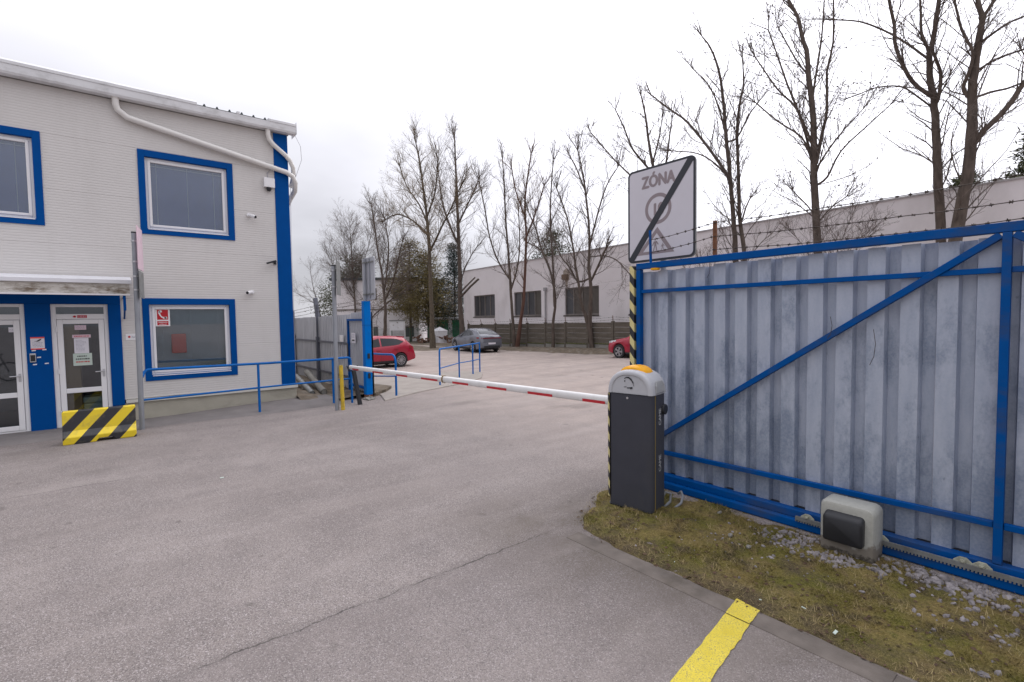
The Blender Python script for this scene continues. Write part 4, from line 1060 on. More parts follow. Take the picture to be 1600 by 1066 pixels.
# ---------------------------------------------------------------- blue post and the grey fence on the far side of the entry
t = thing('gate_post', 'bright blue square steel gate post with rusty foot', 'gate post', (-11.96, 5.02, 0))
mb = MB(); mb.box(-12.135, -11.965, 4.935, 5.105, .10, 2.47); mb.build('post', M['postblue'], t, bevel=.008)
mb = MB(); mb.box(-12.133, -11.967, 4.937, 5.103, -.05, .099); mb.build('rusty_foot', M['rust'], t, bevel=.008)
mb = MB(); mb.box(-12.138, -11.962, 4.932, 5.108, 1.86, 1.867); mb.build('weld_seam', M['trimblue'], t)
for z in (1.02, .52):
    mb = MB(); mb.box(-11.9645, -11.945, 4.99, 5.05, z, z + .13); mb.box(-11.945, -11.93, 5.0, 5.04, z + .02, z + .11); mb.build('gate_catch', M['blackplastic'], t, bevel=.004)
mb = MB()
rs = random.Random(5)
for k in range(10):
    a = rs.uniform(0, 6.28); c = Vector((-11.9 + rs.uniform(.02, .14) * math.cos(a) * 1.4 + .1, 4.92 + rs.uniform(-.06, .1), .02)); s = rs.uniform(.025, .06)
    mt = Matrix.Translation(c) @ Matrix.Rotation(rs.uniform(0, 3), 4, Vector((rs.random(), rs.random(), 1)).normalized()); mb.obox(mt, s, s * .8, s * .5)
mb.build('broken_concrete', M['concrete'], kind='stuff', bevel=.012)
t = thing('traffic_sign', 'grey back of a rectangular road sign above the blue gate post', 'sign', (-11.7, 5.02, 2.5))
mb = MB(); mb.loft([[(x, 5.075, z) for x, z in rr_rect(-12.36, -11.62, 2.50, 3.56, .05, 4, .05)], [(x, 5.095, z) for x, z in rr_rect(-12.36, -11.62, 2.50, 3.56, .05, 4, .05)]]); mb.build('sign_plate', M['fencegrey'], t)
mb = MB(); mb.tube([(-12.10, 5.035, 2.48), (-12.10, 5.035, 3.54)], .03, 10); mb.build('pole', M['galvpole'], t, smooth=True)
for z in (2.62, 3.42):
    mb = MB(); mb.box(-12.30, -11.66, 5.05, 5.074, z, z + .035); mb.box(-12.145, -12.055, 4.995, 5.049, z - .005, z + .04); mb.build('bracket', M['steel'], t)
mb = MB(); mb.box(-11.90, -11.86, 5.05, 5.074, 2.53, 3.53); mb.build('stiffener', M['galvpole'], t)
fence = thing('sheet_fence', 'grey corrugated sheet fence between the office corner and the blue post', 'fence', (-15, 5.22, 0))
x = -24.0; k = 0
while x < -13.66:
    sheet(x, min(x + 1.0, -13.62), .05, 2.10 + .011 * (x + 19), fence, M['fencegrey'], .15, .075, .016, .04, 5.20, .008); x += 1.0; k += 1
sheet(-13.56, -12.16, .08, 2.20, fence, M['fencegrey'], .115, .055, .014, .03, 5.20, .006)
for x, w, z in ((-22.4, .05, 2.45), (-18.93, .03, 2.35), (-16.33, .045, 2.50)):
    mb = MB(); mb.box(x - w, x + w, 5.10, 5.19, -.1, 1.48); mb.box(x - w * .55, x + w * .55, 5.12, 5.18, 1.48, z); mb.build('post', M['fencepost'], fence, bevel=.004)
for z in (.36, 1.30):
    mb = MB(); mb.box(-24, -13.62, 5.15, 5.195, z, z + .06); mb.build('rail', M['fencepost'], fence, bevel=.003)
for z, s in ((2.30, 1), (2.42, 2), (2.52, 3)):
    barbed([(-24, 5.15, z - .08), (-16.33, 5.15, z - .02), (-12.1, 5.15, z + .06)], parent=fence, r=.004, step=.14, seed=20 + s)
t = thing('wicket_gate', 'narrow corrugated wicket gate in dark blue frame beside the blue post', 'gate', (-12.8, 5.12, 0))
mb = MB(); mb.box(-13.60, -13.54, 5.09, 5.15, .0, 2.03); mb.box(-12.14, -12.09, 5.09, 5.15, .0, 2.03); mb.box(-13.539, -12.141, 5.09, 5.15, 1.97, 2.03); mb.box(-13.539, -12.141, 5.09, 5.15, .18, .24); mb.build('frame', M['gateblue'], t, bevel=.004)
mb = MB(); mb.box(-13.60, -13.52, 5.075, 5.089, .95, 1.35); mb.build('lock_plate', M['blackplastic'], t)
sheet(-13.535, -12.145, .245, 1.965, t, M['fencegrey'], .115, .055, .014, .03, 5.155, .003)
t = thing('wicket_notice', 'white printed notice on the narrow wicket gate', 'notice', (-13.1, 5.07, 1.4))
mb = MB(); mb.box(-13.22, -12.94, 5.068, 5.072, 1.38, 1.65); mb.build('sheet', M['paper'], t)
mb = MB(); mb.box(-13.17, -12.99, 5.065, 5.067, 1.43, 1.47); mb.build('bold_line', M['ink'], t)
mb = MB()
for z in (1.53, 1.59): mb.box(-13.18, -12.98, 5.065, 5.067, z, z + .012)
mb.build('text_line', M['greyink'], t, kind='stuff')
t = thing('junction_box', 'small white junction box hanging on the grey sheet fence', 'junction box', (-14.1, 5.17, 1.3))
mb = MB(); mb.box(-14.22, -14.0, 5.11, 5.149, 1.38, 1.56); mb.build('box', M['white'], t, bevel=.006)
mb = MB(); mb.tube([(-14.1, 5.14, 1.38), (-14.12, 5.14, 1.2), (-14.05, 5.14, .9)], .008, 5); mb.build('cable', M['greyink'], t)
mb = MB(); mb.bar((-17.85, 5.75, 1.2), (-18.35, 5.75, 2.80), .13, .13); tag(mb.build('leaning_post', M['fencepost'], bevel=.006), 'dark square post leaning left behind the grey fence', 'post')
for i, (a, b, r, m) in enumerate((((-15.9, 4.66, .40), (-13.25, 4.30, .10), .085, 'concrete'), ((-15.6, 4.25, .34), (-13.35, 4.03, .08), .075, 'steel'))):
    mb = MB(); mb.tube([a, b], r, 12, caps=False); mb.tube([a, b], r * .8, 12, caps=True)
    tag(mb.build('loose_pipe', M[m], smooth=True), ('pale grey pipe lying by the office corner, upper of two', 'darker pipe lying by the office corner, lower of two')[i], 'pipe')

# ---------------------------------------------------------------- poles, posts and railings
t = thing('sign_pole', 'galvanised pole with edge-on road signs in front of the downstairs window', 'sign pole', (-11.55, .37, 0))
mb = MB(); mb.tube([(-11.55, .37, -.05), (-11.55, .395, 3.66)], .044, 14); mb.build('pole', M['galvpole'], t, smooth=True)
mb = MB(); mb.tube([(-11.55, .395, 3.66), (-11.55, .395, 3.685)], .047, 14); mb.build('pole_cap', M['blackplastic'], t, smooth=True)
for za, zb_, m, w in ((2.98, 3.76, 'paperpink', .32), (2.46, 2.95, 'steel', .26)):
    mb = MB(); mt = Matrix.Translation((-11.512, .468, (za + zb_) / 2)) @ Matrix.Rotation(R(180 - 9), 4, 'Z')
    mb.obox(mt, w, .006, (zb_ - za) / 2); mb.build('sign_plate', M[m], t)
for z in (2.6, 2.85, 3.12, 3.5):
    mb = MB(); mb.tube([(-11.55, .389, z), (-11.55, .389, z + .03)], .05, 14); mb.box(-11.56, -11.54, .43, .465, z, z + .03); mb.build('clamp', M['alu'], t)
t = thing('sign_pole', 'galvanised pole with edge-on sign before the grey fence', 'sign pole', (-10.95, 3.84, 0))
mb = MB(); mb.tube([(-10.95, 3.83, -.05), (-10.95, 3.845, 3.19)], .045, 14); mb.build('pole', M['galvpole'], t, smooth=True)
mb = MB(); mb.tube([(-10.95, 3.845, 3.19), (-10.95, 3.845, 3.21)], .053, 14); mb.build('pole_cap', M['blackplastic'], t, smooth=True)
mb = MB(); mt = Matrix.Translation((-10.90, 3.93, 2.92)) @ Matrix.Rotation(R(-27), 4, 'Z'); mb.obox(mt, .3, .006, .37); mb.build('sign_plate', M['steel'], t)
for z in (2.72, 3.08):
    mb = MB(); mb.tube([(-10.95, 3.842, z), (-10.95, 3.842, z + .03)], .056, 14); mb.box(-10.94, -10.91, 3.88, 3.925, z, z + .03); mb.build('clamp', M['alu'], t)
mb = MB(); mb.tube([(-10.88, 3.935, -.03), (-10.88, 3.915, .98)], .042, 10); mb.tube([(-10.88, 3.915, .98), (-10.88, 3.915, 1.0)], .036, 10)
tag(mb.build('bollard', M['yellowpost'], smooth=True), 'thin yellow post standing against the galvanised pole', 'bollard')
def railing(name, label, parts):
    t = thing(name, label, 'railing', parts[0][1][0][:2] + (0,), 'blue tube railings')
    for kind, pts, r in parts:
        mb = MB(); mb.tube(pts, r, 10); mb.build(kind, M['railblue'], t, smooth=True)
def corner(p, a, b, r=.09, n=4):
    """rounded bend at p between directions towards a and b"""
    p, a, b = Vector(p), Vector(a), Vector(b); da = (a - p).normalized() * r; db = (b - p).normalized() * r
    return [tuple((p + da) * (1 - s) ** 2 + p * 2 * s * (1 - s) + (p + db) * s * s) for s in [k / n for k in range(n + 1)]]
X = -11.7
railing('tube_railing', 'long blue tube railing along the office front up to the black arm rest', [
    ('top_rail', [(X + .1, .41, .98)] + corner((X, .46, 1.105), (X + .1, .41, .98), (X, 2, 1.10), .08) + [(X, 2.6, 1.085), (X, 3.7, 1.09)] + corner((X, 4.45, 1.10), (X, 3.7, 1.09), (X + .03, 4.45, .5), .09) + [(X + .03, 4.45, -.03)], .026),
    ('lower_rail', [(X + .1, .40, .545), (X, 1.5, .55), (X, 2.9, .575), (X, 4.42, .585)], .020),
    ('post', [(X, 2.42, -.03), (X, 2.42, 1.07)], .026), ('post', [(X, 4.02, -.03), (X, 4.02, 1.07)], .026)])
z1 = gz(-13, 5.66)
railing('tube_railing', 'short blue tube railing ending beside the blue gate post', [
    ('top_rail', [(-13.9, 5.66, 1.03), (-12.6, 5.66, 1.06)] + corner((-11.78, 5.66, 1.09), (-12.6, 5.66, 1.06), (-11.78, 5.66, .5), .24, 6) + [(-11.78, 5.66, -.03)], .028),
    ('lower_rail', [(-13.9, 5.66, .36), (-11.8, 5.66, .53)], .018), ('post', [(-13.9, 5.66, -.1), (-13.9, 5.66, 1.02)], .026)])
pts = [(-12.77, 7.55), (-14.12, 9.11), (-14.73, 10.09), (-15.26, 10.77)]
zz = [gz(*q) for q in pts]
def tp(i): return (pts[i][0], pts[i][1], 1.05 + .01 * i)
railing('tube_railing', 'blue tube railing with three bays on the pavement beyond the lowered arm', [
    ('top_rail', [(pts[0][0], pts[0][1], -.1)] + corner((pts[0][0], pts[0][1], 1.10), (pts[0][0], pts[0][1], 0), tp(1), .11) + [tp(1), tp(2), (pts[3][0], pts[3][1], 1.06)], .026),
    ('lower_rail', [(pts[0][0], pts[0][1], .52), (pts[1][0], pts[1][1], .49), (pts[2][0], pts[2][1], .47), (pts[3][0], pts[3][1], .46)], .017)] +
    [('post', [(pts[i][0], pts[i][1], -.2), (pts[i][0], pts[i][1], 1.05 if i < 3 else 1.10)], .026) for i in (1, 2, 3)])

# yellow and black block
t = thing('concrete_barrier_block', 'yellow and black striped block standing before the office door', 'barrier block', (-11.05, -.2, 0))
pf = [(-10.90, 0), (-10.885, .12), (-10.955, .22), (-10.965, .545), (-11.115, .545), (-11.125, .22), (-11.19, .12), (-11.18, 0)]
mb = MB()
yy = [-.70, -.28, -.24, -.06, -.02, .27]
secs = []
for y in yy:
    lift = .055 if -.25 < y < -.05 else 0
    secs.append([(x, y + .0, max(z, lift)) for x, z in pf])
mb.loft(secs); mb.build('block', M['stripe_block'], t, bevel=.012)

# ---------------------------------------------------------------- verge, kerb, yellow line, gravel
vp = [(-2.98, 3.33), (-3.25, 3.38), (-3.46, 3.62), (-3.66, 3.95), (-3.80, 4.22), (-3.82, 4.5), (-3.74, 4.75), (-3.6, 4.95)]
def left_edge(y):
    for (xa, ya), (xb, yb) in zip(vp, vp[1:]):
        if ya <= y <= yb: return xa + (xb - xa) * (y - ya) / (yb - ya)
    return vp[0][0] if y < vp[0][1] else -3.55
def verge_h(x, y):
    e = min(1, max(0, (x - left_edge(y)) / .28)) * min(1, max(0, (y - 3.262 - .03 * noise.noise(Vector((x * 4, 3, 3)))) / .10))
    h = .030 + .030 * noise.noise(Vector((x * 2.1, y * 2.1, 0))) + .022 * noise.noise(Vector((x * 6, y * 6, 4))) + .012 * noise.noise(Vector((x * 17, y * 17, 8)))
    return -.02 + (h + .02) * sstep(e) - .035 * sstep((y - 4.62) / .25)
mb = grid(frange(-3.95, 3.5, .03), frange(3.24, 5.3, .03), verge_h)
def wob_edge(x, y): return verge_h(x, y)
tf = mb.build('verge', M['turf'], smooth=True); struct(tf)
gr = random.Random(11); mb = MB()
for i in range(62000):
    y = 3.30 + 1.55 * gr.random(); x = -3.85 + 4.45 * (gr.random() ** 1.0)
    if x < left_edge(y) + .04: continue
    d = noise.noise(Vector((x * 2.3, y * 2.3, 3))) + .6 * noise.noise(Vector((x * 7, y * 7, 1)))
    if d < .06 + .5 * sstep((3.62 - y) / .35) + gr.uniform(-.25, .25): continue
    z = verge_h(x, y)
    if z < -.01: continue
    L = gr.uniform(.016, .045) * (1.25 if d > .3 else .85); a = gr.uniform(0, 6.283); w = gr.uniform(.0016, .003)
    ln = gr.uniform(.5, 1.6); ca, sa = math.cos(a), math.sin(a); b = gr.uniform(0, 6.283)
    mb.face([(x - w * math.cos(b), y - w * math.sin(b), z - .003), (x + w * math.cos(b), y + w * math.sin(b), z - .003), (x + ca * L * ln * .8, y + sa * L * ln * .8, z + L * .62)])
mb.build('grass', M['grass'], kind='stuff')
mb = MB()
for i in range(9000):
    y = 3.30 + 1.5 * gr.random(); x = -3.85 + 4.45 * gr.random()
    if x < left_edge(y) + .02 or noise.noise(Vector((x * 3.1, y * 3.1, 12))) < -.05: continue
    z = verge_h(x, y); a = gr.uniform(0, 6.283); L = gr.uniform(.018, .058); ca, sa = math.cos(a) * L, math.sin(a) * L; w = gr.uniform(.0012, .0022)
    mb.face([(x - sa / L * w, y + ca / L * w, z + .002), (x + sa / L * w, y - ca / L * w, z + .002), (x + ca, y + sa, z + gr.uniform(.006, .05))])
mb.build('dry_straw', mat('dry_straw', (.30, .235, .115), .9, var=.4, scale=9), kind='stuff')
mb = MB()
for i in range(1000):
    y = 3.28 + 1.5 * gr.random() ** 1.5; x = -3.8 + 4.4 * gr.random()
    if x < left_edge(y) - .05: continue
    z = max(.008, verge_h(x, y)) + .006; s = gr.uniform(.006, .022); mt = Matrix.Translation((x, y, z)) @ Matrix.Rotation(gr.uniform(0, 6), 4, 'Z') @ Matrix.Rotation(gr.uniform(-.7, .7), 4, 'X')
    mb.face([mt @ Vector(q) for q in ((-s, 0, 0), (0, -s * .5, .003), (s, 0, 0), (0, s * .5, .003))])
mb.build('fallen_leaves', M['deadleaf'], kind='stuff')
x = -3.12; k = 0; kr = random.Random(2)
mb = MB(); mb.box(-3.16, 3.4, 3.135, 3.30, -.06, -.004); kp = struct(mb.build('kerb', M['dirt']))
while x < 3.3:
    mb = MB(); L = 2.394; yo = kr.uniform(-.006, .006); zo = kr.uniform(0, .002)
    n = 20; y0, y1 = 3.122 + yo, 3.285 + yo
    mb.loft([[(x + L * j / n, y0 - .012 * abs(noise.noise(Vector((x + j, 1, 2)))), -.04), (x + L * j / n, y1 + .02 * noise.noise(Vector((x + j * .7, 1, 5))), -.04), (x + L * j / n, y1 + .02 * noise.noise(Vector((x + j * .7, 1, 5))), .008 + zo), (x + L * j / n, y0 - .012 * abs(noise.noise(Vector((x + j, 1, 2)))), .003 + zo)] for j in range(n + 1)])
    o = mb.build('kerb_stone', M['kerbstone'], bevel=.004); o.parent = kp
    x += 2.4; k += 1
def yl_edge(a, b, n, amp, seed): return [Vector(a).lerp(Vector(b), i / n) + Vector((amp * noise.noise(Vector((i * 1.7, seed, 0))), 0, 0)) for i in range(n + 1)]
mb = MB()
l = yl_edge((-1.615, 3.112, .006), (-1.30, .9, .005), 60, .010, 1); r = yl_edge((-1.455, 3.112, .006), (-1.13, .9, .005), 60, .012, 7)
for i in range(60): mb.face([l[i], r[i], r[i + 1], l[i + 1]])
struct(mb.build('painted_line', M['yellowline']))
mb = MB(); l = yl_edge((-1.645, 3.325, .0145), (-1.615, 3.111, .0115), 8, .006, 3); r = yl_edge((-1.475, 3.30, .0145), (-1.455, 3.113, .0115), 8, .006, 9)
for i in range(8): mb.face([l[i], r[i], r[i + 1], l[i + 1]])
struct(mb.build('painted_line', M['yellowline']))
st = random.Random(8); mb = MB()
def stone(c, s):
    bm = bmesh.new(); bmesh.ops.create_icosphere(bm, subdivisions=1, radius=1)
    rot_ = Matrix.Rotation(st.uniform(0, 6.28), 3, Vector((st.uniform(-1, 1), st.uniform(-1, 1), st.uniform(-1, 1))).normalized())
    sc = Vector((st.uniform(.7, 1.3), st.uniform(.6, 1.1), st.uniform(.45, .8))) * s
    b = len(mb.v)
    for v in bm.verts:
        q = v.co * (1 + st.uniform(-.22, .22)); q = rot_ @ Vector((q.x * sc.x, q.y * sc.y, q.z * sc.z)); mb.v.append(tuple(Vector(c) + q))
    for f in bm.faces: mb.quadf([b + v.index for v in f.verts])
    bm.free()
def pile(n, xa, xb, ya, yb, s0, s1, bias=1):
    for i in range(n):
        x = st.gauss((xa + xb) / 2, (xb - xa) / 4); y = st.gauss((ya + yb) / 2, (yb - ya) / 4); s = st.uniform(s0, s1) * (.6 + .6 * st.random())
        stone((x, min(y, 4.84), verge_h(x, y) + s * .12), s)
pile(150, -2.05, -1.50, 4.30, 4.80, .012, .028); pile(90, -1.65, -1.15, 4.28, 4.55, .014, .030); pile(230, -1.15, -.30, 4.38, 4.86, .014, .034)
pile(40, -.9, .1, 3.9, 4.5, .012, .03); pile(35, -2.6, -1.2, 3.8, 4.5, .008, .018); pile(25, -3.4, -.5, 3.4, 4.2, .006, .013); pile(16, -.75, .0, 3.4, 4.0, .015, .035)
mb.build('gravel', M['stone'], kind='stuff')
mb = MB()
for c, s in (((-2.47, 4.62, .03), .045), ((-2.13, 4.18, .05), .028), ((-1.93, 4.1, .04), .025)): stone(c, s)
mb.build('pale_rubble', M['concrete'], kind='stuff')
mb = MB()     # scraps of litter on the verge
for x, y, s in ((-1.28, 3.50, .014), (-1.05, 3.36, .022), (-1.5, 3.36, .008), (-2.2, 3.42, .007), (-7.2, 1.02, .022)):
    a = gr.uniform(0, 3); h = (verge_h(x, y) if y > 3.3 and x > -3.9 else 0) + .022 - (.015 if x < -5 else 0)
    mt = Matrix.Translation((x, y, h)) @ Matrix.Rotation(a, 4, 'Z') @ Matrix.Rotation(.25, 4, 'X'); mb.obox(mt, s, s * .35, .002)
mb.build('litter', M['papergreen'], kind='stuff')
